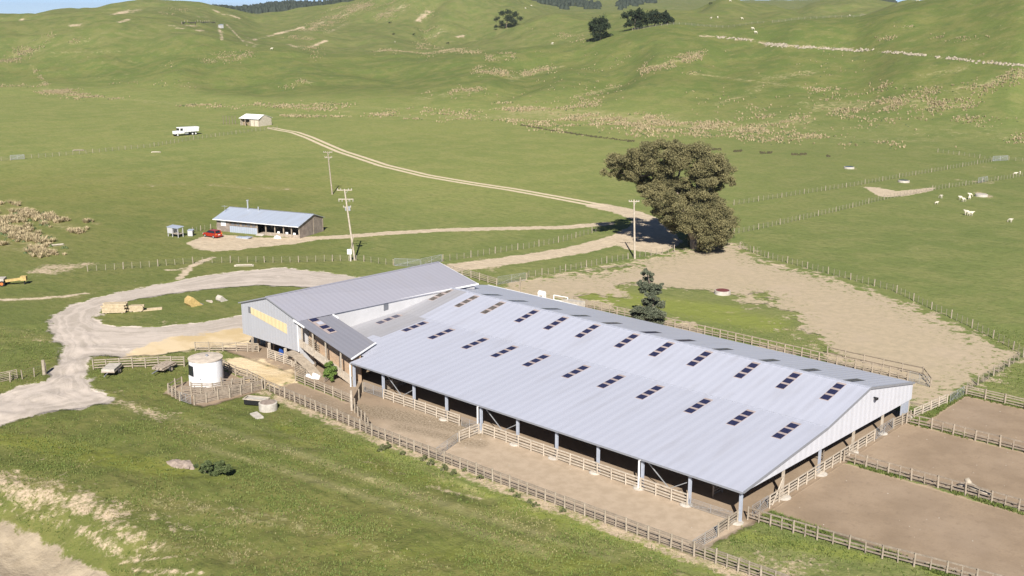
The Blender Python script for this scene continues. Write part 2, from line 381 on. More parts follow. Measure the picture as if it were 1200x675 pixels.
# --- ground cover layout
gravel_out = A2([(-30,478),(0,462),(30,452),(50,447),(60,436),(70,420),(72,408),(64,398),(57,388),(58,373),(76,360),(108,349),(151,340),(191,332),(252,321),(300,316),(335,313.5),(376,318),(418,324),(450,328),(450,345),(366,337),(300,334),(250,338),(219,342),(151,352),(120,362),(111,373),(131,382),(176,383),(227,379),(283,370),(330,365),(330,395),(287,400),(227,409),(176,417),(141,418),(106,418),(103,424),(101,441),(108,455),(136,463),(126,473),(83,479),(45,486),(0,498),(-40,512)])
sand = A2([(345,372),(283,384),(201,396),(156,410),(149,418),(176,418),(227,411),(290,404),(345,400)])
road_near = A2([(-90,560),(0,610),(60,640),(135,680),(200,720),(100,760),(-200,740)])
tracks = [(A2([(255,281),(350,280),(410,277),(450,273.5),(520,269.5),(600,267.5),(660,266.5),(712,262)]), 1.7),
          (A2([(519,315.5),(552,311),(600,305),(640,299),(676,293),(708,285),(736,276),(752,268)]), 2.9),
          (A2([(701,241),(726,246),(745,252),(768,262)]), 3.0),
          (A2([(-40,352),(20,351),(70,348),(100,344)]), .6),
          (A2([(210,327),(224,312),(248,302)]), .7), (A2([(190,317),(215,315)]), .5)]
turn = A2([(217,284.6),(239,277),(255,274.5),(300,278),(352,280),(372,281),(345,286),(300,290),(277,293),(250,294.5),(234,293)])
junct = A2([(706,240),(755,250),(780,262),(800,284),(775,298),(735,292),(715,284),(738,268),(742,256)])
back_yard = A2([(605,341),(605,333),(620,329),(650,324),(680,318),(711,311),(751,306),(789,297),(809,293),(830,289),(864,286),(873,295),(895,307),(950,320),(1050,351),(1125,385),(1188,414),(1192,420),(1150,447),(1131,457),(1110,476),(1066,492)])+[(0, 40), (-64, 36), (-70, 40)]
green_patch = A2([(640,354),(660,345),(700,341),(760,340),(830,338),(880,347),(920,365),(945,388),(985,413),(930,409),(840,395),(740,370),(680,358)])
green_strip = A2([(664,322),(700,314),(743,311),(735,316),(690,322)])
yards = [(.6, 28, 3.6, 18.6), (.6, 30, 19.2, 33.4), (2.2, 32, 34.0, 46.6)]
front_race = [(-60.6, -7.8), (-59.9, -3.8), (-52, -3.9), (-49.5, -4.2), (-51.2, .5), (-64, 4), (-64, 36.5), (1.0, 36.5), (1.0, .6), (.2, -7.0), (.4, -7.9), (-20, -8), (-40, -8.6)]
pen_sand = A2([(250,426),(275,419.5),(300,421),(330,431),(348,440),(346,447),(320,455),(308,453),(292,446),(275,439),(258,431)])
under_wool = [(-79, -2.5), (-61, -2.2), (-49, -4.1), (-50, 2), (-62, 30), (-76, 30)]
tank_pen = [(-68.5, -16.8), (-60, -16.6), (-60.4, -8), (-66, -7.4), (-72.5, -7)]
soil_left = A2([(14,320),(50,309),(100,306),(147,306),(110,311),(88,318),(60,324),(30,323)])
pad1 = A2([(1009,218),(1030,220),(1050,224),(1096,219.5),(1094,223),(1060,230),(1032,231)])
strip_fence = [(-62, -9.4), (-40, -10.0), (-28, -9.9), (-15, -9.8), (0, -9.3), (6, -9), (8, -7.5), (0, -7.4), (-20, -7.6), (-40, -8.4), (-61, -7.6)]
wedge = A2([(880,640),(940,648),(1000,665),(1020,690),(900,680),(845,655)])
trod = A2([(120,455),(150,470),(185,480),(195,492),(160,497),(140,480)])
yardside = A2([(230,404),(262,404),(285,398),(300,415),(262,418),(225,412)])
trk2 = A2([(500,402),(500,402)])
def rect_sdf(x0, x1, y0, y1):
    cx, cy = (x0+x1)/2, (y0+y1)/2; qx = np.abs(WX-cx)-(x1-x0)/2; qy = np.abs(WY-cy)-(y1-y0)/2
    return np.sqrt(np.maximum(qx, 0)**2+np.maximum(qy, 0)**2)+np.minimum(np.maximum(qx, qy), 0)
CL = lambda a: np.clip(a, -6, 6)
ps = lambda poly: poly_sdf(WX, WY, poly)
sd_gravel = CL(ps(gravel_out))
sd_sand = CL(np.minimum(ps(sand), ps(pen_sand)))
sd_track = np.minimum(np.minimum(ps(turn), ps(junct)), ps(road_near))
for pl, hw in tracks: sd_track = np.minimum(sd_track, line_sdf(WX, WY, pl)-hw)
sd_track = CL(np.minimum(sd_track, ps(pad1)))
sd_back = np.maximum(ps(back_yard), -np.minimum(ps(green_patch), ps(green_strip)))
sd_yard = np.full(WX.shape, 9.)
for r in yards: sd_yard = np.minimum(sd_yard, rect_sdf(*r))
sd_yard = np.minimum(sd_yard, np.minimum(ps(front_race), np.minimum(ps(under_wool), ps(tank_pen))))
sd_back = sd_back+(fbm(WX/8, WY/8, 5, 91)-.5)*26*np.exp(-(np.minimum(np.abs(ps(green_patch)), 30)/9)**2)
sd_gravel = CL(sd_gravel+(fbm(WX/2.2, WY/2.2, 3, 92)-.5)*1.5); sd_yard = CL(sd_yard); sd_back = np.clip(sd_back, -12, 6)
rut = line_sdf(WX, WY, A2([(318,150),(330,152.5),(345,155),(362,161),(400,177.5),(450,194),(500,206),(550,214.5),(600,222),(650,231),(701,240.5)]), True)
rutm = (np.abs(rut) < 5.5).astype(float); rut = np.clip(rut, -6, 6)
# brushes for dry grass and bare soil, laid on the slopes where they are
zc = DG*cos(PIT)+(CAM[2]-Z)*sin(PIT)
PX = 600+F*UU*DG/zc; PY = 337.5+F*((CAM[2]-Z)*cos(PIT)-DG*sin(PIT))/zc
del zc
dry = np.zeros(WX.shape); bare = np.zeros(WX.shape)
vis = np.ones(WX.shape, bool)
def brush(arr, x0, y0, x1, y1, hw, s=1., dr=None, k=2.6):
    m = (PX > min(x0, x1)-hw*5) & (PX < max(x0, x1)+hw*5) & (PY > min(y0, y1)-hw*3) & (PY < max(y0, y1)+hw*3)
    if dr: m &= (DG > dr[0]) & (DG < dr[1])
    px, py = PX[m], PY[m]; ex, ey = x1-x0, y1-y0; t = np.clip(((px-x0)*ex+(py-y0)*ey)/(ex*ex+ey*ey+1e-9), 0, 1)
    dd = np.sqrt(((px-x0-t*ex)/k)**2+(py-y0-t*ey)**2) if (abs(ex) > abs(ey)) else np.hypot(px-x0-t*ex, py-y0-t*ey)
    arr[m] = np.maximum(arr[m], s*np.exp(-(dd/hw)**2*.8))
band = [(520,136,640,138,4,.8),(600,130,700,135,8,1),(640,133,780,143,9,1),(760,145,880,152,6,.85),(880,150,940,140,8,.85),(900,92,950,85,4,.9),(880,105,900,97,3,.7),
 (960,125,1060,120,7,.9),(1060,120,1130,125,6,.85),(1150,100,1200,85,6,1),(755,82,815,66,3,1),(800,63,825,61,1.5,.9),(810,86,900,97,1.8,.9),(900,97,1000,110,2.5,.8),(600,92,650,80,3,.9),(490,116,560,106,3.5,.75),
 (565,84,600,90,3.5,.8),(575,68,600,66,2.5,.8),(680,112,722,102,2.5,.9),(840,122,890,105,2.5,.8),(1020,100,1120,110,4,.55),(1120,105,1150,98,3,.9),(1080,90,1130,80,4,.75),
 (600,95,630,84,2,.7),(640,82,660,78,2,.8),(1000,150,1200,160,10,.5),(900,160,1100,165,5,.6),(1130,140,1200,165,7,.6),(880,130,960,150,8,.5),(940,120,1000,135,5,.7),(1100,45,1180,50,4,.5),(1050,32,1070,31,1.2,.9),(1030,46,1045,45,1.5,.8),
 (0,72,20,71,1.5,.8),(20,64,40,58,4,.85),(60,62,140,60,2,.7),(85,50,105,48,2,.8),(40,53,60,43,3,.5),(35,74,56,103,1.6,.8),(50,105,100,112,3,.85),(100,113,260,125,1.4,.75),(300,122,500,138,1.6,.65),(170,120,290,126,1.5,.6),(350,125,500,128,3,.5),(440,135,500,137,1,.8),(330,136,500,139,.8,.7),
 (448,18,470,6,5,.62),(350,45,400,15,5,.55),(380,20,430,6,3,.7),(500,20,500,55,8,.42),(440,60,560,60,2,.5),(355,40,370,60,6,.45),(628,36,680,45,4,.35),(330,104,365,95,2,.4),(0,100,60,104,2,.35),(100,70,200,76,3,.4),(120,95,250,100,3,.3),(245,70,290,66,4,.5),(352,95,366,97,2,.9),(190,15,230,10,3,.3),
 (0,258,45,290,15,.62),(20,245,60,262,8,.6),(60,255,90,270,7,.55),(0,285,40,295,7,.6),(102,260,114,262,2,.7),(0,240,8,244,2,.7),
 (165,218,220,215,3,.45),(60,208,140,212,5,.3),(300,218,340,222,3,.5),(245,216,300,222,2.5,.5),(540,300,600,308,3,.35),
 (190,590,300,612,12,.58),(200,640,330,660,14,.50),(340,600,430,640,11,.48),(0,556,60,570,7,.55),(300,600,380,625,9,.62),(430,645,520,665,8,.42),(200,500,330,528,4,.4),(330,528,430,562,4,.45),(430,562,640,625,5,.5),(230,520,330,552,3,.35),(330,552,460,590,3.5,.42),(460,590,660,650,4,.45),
 (520,560,565,582,6,.55),(560,585,640,600,5,.42),(0,385,60,398,5,.35),(0,352,90,348,3,.5),(580,600,760,650,10,.3),(660,620,840,690,6,.4),(0,530,100,545,6,.22)]
for b_ in band: brush(dry, *b_)
bares = [(135,16,160,12,2,1),(140,26,150,23,1.2,.9),(84,30,100,29,1.6,.9),(25,23,32,22,1.6,.9),(195,29.8,235,30.2,.9,.8),(207,33,215,34,1.2,.9),(230,35.5,238,35.5,1.1,.9),(232,19,242,20,1.2,.8),
 (257,31,260,45,2.2,1),(263,26,290,54,.9,1),(289,46,297,53,2.2,.85),(250,11.5,262,17,.9,.9),(266,16.5,281,21.5,.9,.8),(298,46.5,354,32,1.3,1),(354,32,359,36,1,.9),(365,33,381,24,1.6,.75),(400,19,424,8,1.3,.7),(367,54,381,48,1.6,.95),
 (448,18,470,8,2.5,.55),(490,24,500,15,2.6,.95),(472,12,478,4,2,.6),(506,44,516,35,2.4,1),(521,43,523,37,1,.8),(537,43,543,42,1.6,.9),(338,52,350,56,1.6,.7),(385,38,405,28,1.5,.5),
 (822,42,870,47,1.5,.8),(875,45,900,52,1.5,.8),(900,52,1000,58,1.8,.8),(1000,58,1100,67,1.4,.75),(1100,67,1200,77,1.2,.7),
 (0,566,45,588,14,.98),(45,575,120,600,15,.95),(95,575,130,610,8,.75),(125,605,165,638,13,.66),(85,612,130,645,10,.68),(170,600,230,625,9,.45),(200,590,280,600,7,.42),(30,590,100,620,10,.5),(150,655,190,640,6,.68),(135,660,205,652,2,.95),(160,668,235,672,4,.75),(0,555,20,552,3,.6),(15,600,60,612,5,.6),
 (1020,218,1050,224,1,.5),(1145,226,1160,230,2.2,.8),(986,196.5,1003,197.5,1,1),(1053,212.5,1063,213.5,.9,.9),(1152,196,1166,197,.9,.9),(1120,211,1140,212,.9,.7),(1142,213,1163,214,1.2,.9),
 (185,375,198,380,3,.6),(160,372,176,370,2,.5),(40,398,48,399,1.5,.7),(140,352,165,348,1.5,.6),(262,405,290,414,5,.6),(560,312,580,318,3,.6),(540,300,590,308,1.5,.5),(552,316,580,313,2.4,.7),(176,217,180,218,1,.9),(247,217,256,217.5,.8,.9),(266,215,270,215.5,.8,.9),(327,221,338,222,1,.8),(145,194.5,151,195,.7,.8),
 (505,570,560,585,3.2,.6),(425,540,470,555,2.5,.5),(140,470,190,490,8,.62),(325,495,360,505,3,.3),(52,349,110,345,1.5,.6),(190,488,206,484,3,.6)]
for b_ in bares: brush(bare, *b_)
bare *= np.where(DG > 300, .35+.85*sstep(fbm(WX/7, WY/7, 4, 33), .36, .60), 1)
bare = np.maximum(bare, .92*sstep(-CL(ps(soil_left)), -1, 3)); bare = np.maximum(bare, .62*sstep(-CL(ps(wedge)), -1.5, 2.5))
bare = np.maximum(bare, .92*sstep(-CL(ps(strip_fence)), -.8, .5))
bare = np.maximum(bare, .55*sstep(-CL(ps(yardside)), -1, 1.5))
dry *= np.where(DG > 300, .78, 1)
dry = np.maximum(dry, .3*sstep(-CL(ps(green_patch)), -2, 0)*sstep(WY, 38, 60))
trk = np.zeros(WX.shape)
for b_ in [(150,478,230,496,3,.6),(230,496,330,524,3.6,.8),(330,524,430,560,4,.9),(430,560,560,604,5,.9),(560,604,720,655,5,.8),(230,522,330,550,3,.7),(330,550,460,592,4,.9),(460,592,640,650,5,.8),(250,486,400,530,2,.4)]: brush(trk, *b_, k=1.5)
lush = np.zeros(WX.shape)
for b_ in [(430,545,620,590,12,.6),(600,590,800,650,14,.75),(300,580,460,640,14,.4),(60,525,260,560,12,.5),(640,650,860,690,14,.6),(860,625,1020,655,8,.8),(330,500,430,535,9,.6),(0,385,60,440,10,.3),(690,345,860,365,9,.9)]: brush(lush, *b_, k=1.6)
for b_ in [(0,512,200,552,14,.8),(560,555,720,600,10,.6),(980,600,1100,670,9,.7),(410,520,560,560,8,.6),(20,440,80,455,10,.3),(110,460,200,500,10,.3),(700,615,840,675,8,.5),(300,510,360,520,7,.5),(140,345,260,375,8,.35),(720,348,900,380,12,.9),(400,640,700,670,20,.5)]: brush(lush, *b_)
dark = line_sdf(WX, WY, A2([(612,147),(640,152),(660,155),(708,162),(751,167),(800,172.5),(865,177.5),(900,179.5),(970,182.8)]))
dark = CL(dark-.7)
paddock = CL(ps(A2([(1000,120),(1200,186),(1162,189),(1084,203),(1001,218),(860,240),(840,240),(740,200),(560,170),(500,140)])))    # cooler green of the far flat
idx = np.arange(n_u*n_d).reshape(n_d, n_u)
faces = np.stack([idx[:-1, :-1], idx[:-1, 1:], idx[1:, 1:], idx[1:, :-1]], -1).reshape(-1, 4)
verts = np.stack([WX, WY, Z], -1).reshape(-1, 3)
# vertex normals of the whole sheet (so that the pieces shade as one)
gu = np.stack([np.gradient(WX, axis=1), np.gradient(WY, axis=1), np.gradient(Z, axis=1)], -1)
gd = np.stack([np.gradient(WX, axis=0), np.gradient(WY, axis=0), np.gradient(Z, axis=0)], -1)
nrm = np.cross(gu, gd); nrm /= np.linalg.norm(nrm, axis=-1, keepdims=True)+1e-12; nrm *= np.sign(nrm[..., 2:3]+1e-9); nrm = nrm.reshape(-1, 3)
del gu, gd

g = NT('pasture and bare ground', .95, 0, .15); P = g.pos()
n_big = g.noise(P, .016, 4); n_mid = g.noise(P, .11, 4, .6); n_sm = g.noise(P, .9, 4, .65); n_fine = g.noise(P, 4.5, 3, .7); n_str = g.noise(P, .5, 4, .6, stretch=(.5, 2.2, 1))
grass = g.mix(g.ramp(n_big, .35, .65), (.138, .172, .052), (.175, .200, .064))
grass = g.mix(g.val('MULTIPLY', g.ramp(n_mid, .42, .62), .75), grass, (.205, .212, .078))
grass = g.mix(g.val('MULTIPLY', g.ramp(n_sm, .42, .70), .62), grass, (.100, .142, .036))
grass = g.mix(g.val('MULTIPLY', g.ramp(n_fine, .45, .75), .55), grass, (.235, .230, .095))
grass = g.mix(g.val('MULTIPLY', g.ramp(n_str, .48, .70), .45), grass, (.088, .122, .034))
grass = g.mix(g.ramp(g.attr('drynear'), .08, .6, 0, .62), grass, g.mix(g.ramp(n_sm, .35, .65), (.225, .215, .090), (.165, .180, .062)))
lu = g.attr('lush'); grass = g.mix(g.val('MULTIPLY', g.ramp(g.val('ADD', lu, g.val('MULTIPLY', g.val('SUBTRACT', n_sm, .5), 1.2)), .3, .9), .8), grass, (.205, .235, .052))
hl = g.attr('hill'); grass = g.mix(g.val('MULTIPLY', hl, .35), grass, g.mix(g.ramp(n_mid, .4, .62), (.112, .165, .048), (.185, .190, .070)))
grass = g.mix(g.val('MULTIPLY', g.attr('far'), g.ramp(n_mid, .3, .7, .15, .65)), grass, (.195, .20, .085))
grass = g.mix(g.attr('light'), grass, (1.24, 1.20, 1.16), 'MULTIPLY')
grass = g.mix(g.attr('rank'), grass, (.80, .76, .66), 'MULTIPLY')
grass = g.mix(hl, grass, (.83, .84, .74), 'MULTIPLY')
grass = g.mix(g.val('MULTIPLY', g.val('MULTIPLY', g.ramp(g.noise(P, .22, 5, .78), .56, .68), hl), .3), grass, (.27, .245, .125))
grass = g.mix(g.val('MULTIPLY', g.val('MULTIPLY', g.ramp(g.noise(P, .13, 5, .7), .54, .66), hl), .5), grass, (.085, .115, .040))
grass = g.mix(g.val('MULTIPLY', g.attr('trk'), g.ramp(n_sm, .25, .6, .35, .75)), grass, (.215, .205, .095))
# dry grass and rush straw
dn = g.val('ADD', g.val('MULTIPLY', n_sm, .5), g.val('MULTIPLY', g.noise(P, .33, 5, .7), .5))
dm = g.ramp(g.val('ADD', g.attr('dry'), g.val('MULTIPLY', g.val('SUBTRACT', dn, .5), 4.2)), .45, 1.05)
strawc = g.mix(g.ramp(n_fine, .35, .7), (.46, .36, .22), (.27, .24, .11)); straw = g.mix(g.ramp(n_sm, .35, .65), strawc, (.35, .31, .16))
c = g.mix(g.val('MULTIPLY', dm, .72), grass, straw)
# bare soil
bn = g.val('ADD', g.val('MULTIPLY', g.noise(P, 1.6, 5, .72), .6), g.val('MULTIPLY', g.noise(P, .35, 4, .6), .4))
bm_ = g.ramp(g.val('ADD', g.attr('bare'), g.val('MULTIPLY', g.val('SUBTRACT', bn, .5), 4.6)), .42, 1.1)
soil = g.mix(g.ramp(n_sm, .3, .7), (.54, .43, .30), (.44, .35, .25)); soil = g.mix(g.val('MULTIPLY', g.ramp(n_fine, .45, .7), .6), soil, (.33, .265, .185)); soil = g.mix(g.val('MULTIPLY', g.ramp(g.noise(P, 1.1, 5, .75), .50, .62), .6), soil, (.25, .22, .12))
c = g.mix(bm_, c, soil)
def edge(name, amp, soft=.12, fine=.5):
    d = g.attr(name)
    w_ = g.val('ADD', g.val('MULTIPLY', g.val('SUBTRACT', g.noise(P, .45, 5, .65), .5), amp), g.val('MULTIPLY', g.val('SUBTRACT', n_fine, .5), fine))
    return g.ramp(g.val('ADD', d, w_), -soft, soft, 1, 0)
# back yard: trampled dust with surviving grass
yb = g.mix(g.ramp(n_sm, .3, .7), (.44, .36, .25), (.37, .31, .215)); yb = g.mix(g.val('MULTIPLY', g.ramp(n_fine, .5, .8), .35), yb, (.27, .22, .16))
yb = g.mix(g.val('MULTIPLY', g.ramp(n_mid, .45, .7), .5), yb, (.43, .35, .26))
keep = g.ramp(g.val('ADD', g.attr('sd_back'), g.val('MULTIPLY', g.noise(P, .5, 5, .75), 9)), 1.2, 3.2)   # tufts survive near the edge
yb2 = g.mix(g.val('MULTIPLY', keep, .0), yb, grass)
tuf = g.val('MULTIPLY', g.ramp(g.noise(P, 1.1, 4, .7), .54, .64), g.ramp(g.attr('sd_back'), -9, -.5))
yb2 = g.mix(tuf, yb, grass)
c = g.mix(edge('sd_back', 22., .9, 3.), c, yb2)
# pens
yd = g.mix(g.ramp(g.noise(P, .25, 4), .35, .65), (.25, .188, .13), (.305, .232, .162)); yd = g.mix(g.val('MULTIPLY', g.ramp(n_fine, .45, .8), .45), yd, (.19, .145, .10))
yd = g.mix(g.val('MULTIPLY', g.ramp(g.noise(P, 9, 2), .72, .78), .6), yd, (.42, .35, .26))
yd = g.mix(g.val('MULTIPLY', g.ramp(g.noise(P, .07, 4, .6), .42, .62), .45), yd, (.34, .265, .195)); yd = g.mix(g.val('MULTIPLY', g.ramp(g.noise(P, 1.2, 5, .75), .52, .68), .4), yd, (.20, .15, .105))
yd = g.mix(g.val('MULTIPLY', g.attr('race'), .85), yd, g.mix(g.ramp(n_sm, .35, .65), (.46, .37, .275), (.39, .31, .225)))
yd = g.mix(g.val('MULTIPLY', g.ramp(g.attr('muck'), .2, .8), .8), yd, g.mix(g.ramp(n_fine, .4, .6), (.15, .115, .07), (.33, .27, .20)))
c = g.mix(edge('sd_yard', 1.4, .1, .6), c, yd)
tr = g.mix(g.ramp(n_sm, .35, .65), (.56, .465, .34), (.47, .385, .275)); tr = g.mix(g.attr('rn'), tr, (.57, .57, .57), 'MULTIPLY'); tr = g.mix(g.val('MULTIPLY', g.ramp(n_fine, .5, .75), .3), tr, (.34, .28, .20))
st_ = g.noise(P, .9, 3, .6, stretch=(.25, 1, 1)); tr = g.mix(g.val('MULTIPLY', g.ramp(st_, .42, .6), .4), tr, (.42, .35, .25))
c = g.mix(edge('sd_track', 2.6, .2, .8), c, tr)
gv = g.mix(g.ramp(g.noise(P, .35, 5, .65, stretch=(1, 1, 1)), .35, .65), (.48, .425, .375), (.41, .36, .315)); gv = g.mix(g.val('MULTIPLY', g.ramp(g.noise(P, 1.3, 4, .7), .45, .65), .55), gv, (.40, .35, .295)); gv = g.mix(g.val('MULTIPLY', g.ramp(n_fine, .45, .65), .5), gv, (.33, .285, .225))
def streaks(name):
    cx = g.n('ShaderNodeCombineXYZ'); sx = g.n('ShaderNodeSeparateXYZ'); g.l(P, sx.inputs[0]); g.l(g.attr(name), cx.inputs[0])
    g.l(g.val('MULTIPLY', sx.outputs[0], .035), cx.inputs[1]); g.l(g.val('MULTIPLY', sx.outputs[1], .035), cx.inputs[2])
    return g.noise(cx.outputs[0], 1.5, 3, .6)
sg_ = streaks('sd_gravel'); gv = g.mix(g.val('MULTIPLY', g.ramp(sg_, .48, .62), .55), gv, (.56, .49, .425)); gv = g.mix(g.val('MULTIPLY', g.ramp(sg_, .50, .36), .45), gv, (.36, .315, .26))
gv = g.mix(g.val('MULTIPLY', g.ramp(g.noise(P, .18, 3, .5, dist=1.5), .52, .6), .35), gv, (.57, .50, .44))
c = g.mix(edge('sd_gravel', 4.0, .25, 1.2), c, gv)
sa = g.mix(g.ramp(n_mid, .45, .6), (.62, .50, .325), (.52, .40, .225)); sa = g.mix(g.val('MULTIPLY', g.ramp(n_fine, .5, .8), .3), sa, (.40, .31, .20))
c = g.mix(edge('sd_sand', 7., .6, 1.), c, sa)
# twin wheel ruts of the far track
ru = g.val('ABSOLUTE', g.val('SUBTRACT', g.val('ABSOLUTE', g.attr('rut')), 1.25))
c = g.mix(g.val('MULTIPLY', g.ramp(g.val('ADD', ru, g.val('MULTIPLY', g.val('SUBTRACT', n_sm, .5), .5)), .55, .85, 1, 0), g.val('MULTIPLY', .95, g.ramp(g.attr('rutm'), .45, .9))), c, (.60, .50, .36))
c = g.mix(g.val('MULTIPLY', g.ramp(g.val('ADD', g.attr('ditch'), g.val('MULTIPLY', g.val('SUBTRACT', n_sm, .5), 1.6)), -.2, .3, 1, 0), .8), c, (.075, .080, .035))
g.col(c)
hgt = g.val('ADD', g.val('MULTIPLY', n_sm, .6), g.val('ADD', g.val('MULTIPLY', n_fine, .25), g.val('MULTIPLY', g.noise(P, .25, 4, .6), 1.4)))
flat_ = g.val('MULTIPLY', g.ramp(g.attr('sd_yard'), -.4, .4, .12, 1), g.val('MULTIPLY', g.ramp(g.attr('sd_gravel'), -.4, .4, .12, 1), g.ramp(g.attr('sd_back'), -.4, .4, .3, 1)))
g.bump(g.val('MULTIPLY', hgt, flat_), .55, .5)
GROUND = g.m
race = sstep(-WY, -1.0, .3)*sstep(WY, -10, -9)*sstep(WX, -47, -38)
muck = np.zeros(WX.shape)
for b_ in [(445,483,560,505,9,.9),(470,500,560,520,7,.7),(425,478,450,487,5,1.),(380,470,430,500,9,.55)]: brush(muck, *b_)
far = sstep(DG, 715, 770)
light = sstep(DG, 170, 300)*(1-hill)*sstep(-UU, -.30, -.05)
rank = sstep(-WY, 9, 14)*sstep(WX, -100, -70)+sstep(-UU, .08, .24)*sstep(350-DG, 0, 90)*.6; rank = np.clip(rank, 0, 1)
rn = (DG < 125).astype(float)
ATT = dict(trk=trk, rn=rn, drynear=dry*(DG < 300), light=light, rank=rank, race=race, far=far, sd_gravel=sd_gravel, sd_sand=sd_sand, sd_track=sd_track, sd_back=np.clip(sd_back, -12, 6), sd_yard=sd_yard, rut=rut, rutm=rutm, dry=dry, bare=bare, lush=lush, muck=muck, ditch=dark, hill=hill)
fc = lambda a: (a[:-1, :-1]+a[1:, 1:]).ravel()/2
fh = fc(hill) > .02; fg = fc(np.minimum(sd_gravel, sd_sand)) < .9; ft = (fc(sd_track) < .9) | (((np.abs(fc(rut)) < 2.6) & (fc(rutm) > .9))); fy = fc(np.minimum(sd_yard, sd_back)) < .8
code = np.zeros(len(faces), int); code[fy] = 3; code[ft] = 2; code[fg] = 1; code[fh] = 4; code[fh & (fc(DG) > 1420)] = 5
for cnum, nm, lab in [(0, 'pasture', 'green sheep pasture on the valley floor'), (1, 'gravel_road', 'pale grey gravel road looping to the woolshed'), (2, 'farm_track', 'cream dirt farm tracks across the pasture'),
                      (3, 'yard_ground', 'trampled brown dirt of the stock yards'), (4, 'hills', 'green hillsides with dry rushes and slips'), (5, 'far_hills', 'far hills on the horizon')]:
    fs = faces[code == cnum]; used, inv = np.unique(fs, return_inverse=True)
    me = np_mesh(nm, verts[used], inv.reshape(-1, 4), [GROUND], smooth=True)
    for k, a in ATT.items():
        at_ = me.attributes.new(k, 'FLOAT', 'POINT'); at_.data.foreach_set('value', a.ravel()[used].astype(np.float32))
    me.normals_split_custom_set_from_vertices(nrm[used])
    o = bpy.data.objects.new(nm, me); COL.objects.link(o); tag(o, lab, nm.replace('_', ' '), kind='structure')

#@@OBJECTS
def dist_cam(p): return hypot(p[0]-CAM[0], p[1]-CAM[1])
def upright_row(root, name, me, mat, places, base, mbf):
    """places: (x, y, rz); the 100 nearest are parts of their own, the rest one piece"""
    order = sorted(places, key=dist_cam)
    for x, y, rz in order[:96]:
        o = inst(name, me, root, (x-base[0], y-base[1], H(x, y)-base[2]), (random.uniform(-.045, .045), random.uniform(-.045, .045), rz), (1, 1, random.uniform(.93, 1.1)))
    rest = order[96:]
    if rest:
        mb = MB()
        for x, y, rz in rest: mbf(mb, x-base[0], y-base[1], H(x, y)-base[2])
        o = mb.build('far_'+name, mat, root); o['kind'] = 'stuff'
_meshc = {}
def post_mesh(kind, w, h, mat):
    k = (kind, round(w, 3), round(h, 2), mat.name)
    if k not in _meshc:
        mb = MB()
        if kind == 'round': mb.cyl((0, 0, -.2), (0, 0, h), w/2, w*.46, 8)
        else: mb.box(-w/2, w/2, -w*.35, w*.35, -.1, h)
        me = mb.mesh(kind+'_post'); me.materials.append(mat); _meshc[k] = me
    return _meshc[k]
def walk(pts, gap):
    out = []; carry = 0.0
    for i in range(len(pts)-1):
        (ax, ay), (bx, by) = pts[i], pts[i+1]; L = hypot(bx-ax, by-ay); n = max(1, round(L/gap)); rz = atan2(by-ay, bx-ax)
        for k in range(n): out.append((ax+(bx-ax)*k/n, ay+(by-ay)*k/n, rz))
    out.append((pts[-1][0], pts[-1][1], rz)); return out
def rail_fence(label, pts, h=1.15, gap=2.4, rails=(.22, .48, .76, 1.05), pm='post', rm='rail', w=.17, batten=True, group='timber rail fences of the yards', bh=.13, name='rail_fence', bw=.10, off=.1, top_cap=False, bat_h=None):
    pts = [tuple(map(float, p[:2])) for p in pts]; b = (pts[0][0], pts[0][1], H(*pts[0]))
    root = empty(name, b, 0, label, 'fence', group)
    W = walk(pts, gap); me = post_mesh('round', w, h+.08, M[pm])
    upright_row(root, 'post', me, M[pm], W, b, lambda mb, x, y, z: mb.box(x-.08, x+.08, y-.08, y+.08, z, z+h))
    mids = []
    for i in range(len(W)-1): mids.append(((W[i][0]+W[i+1][0])/2, (W[i][1]+W[i+1][1])/2, W[i][2]))
    if batten:
        me2 = post_mesh('flat', bw, (bat_h or h), M[pm])
        upright_row(root, 'batten', me2, M[pm], mids, b, lambda mb, x, y, z: mb.box(x-.05, x+.05, y-.03, y+.03, z, z+h))
    for zr in rails:
        mb = MB()
        for i in range(len(W)-1):
            (x0, y0, r0), (x1, y1, _) = W[i], W[i+1]; nx, ny = -sin(r0)*off, cos(r0)*off
            s_ = 1 if (nx*(CAM[0]-x0)+ny*(CAM[1]-y0)) < 0 else -1          # boards on the side away from the road
            j0, j1 = random.uniform(-.02, .02), random.uniform(-.02, .02)
            mb.beam((x0+nx*s_-b[0], y0+ny*s_-b[1], H(x0, y0)+zr+j0-b[2]), (x1+nx*s_-b[0], y1+ny*s_-b[1], H(x1, y1)+zr+j1-b[2]), .035, bh*random.uniform(.9, 1.08))
        mb.build('rail', M[rm], root)
    return root
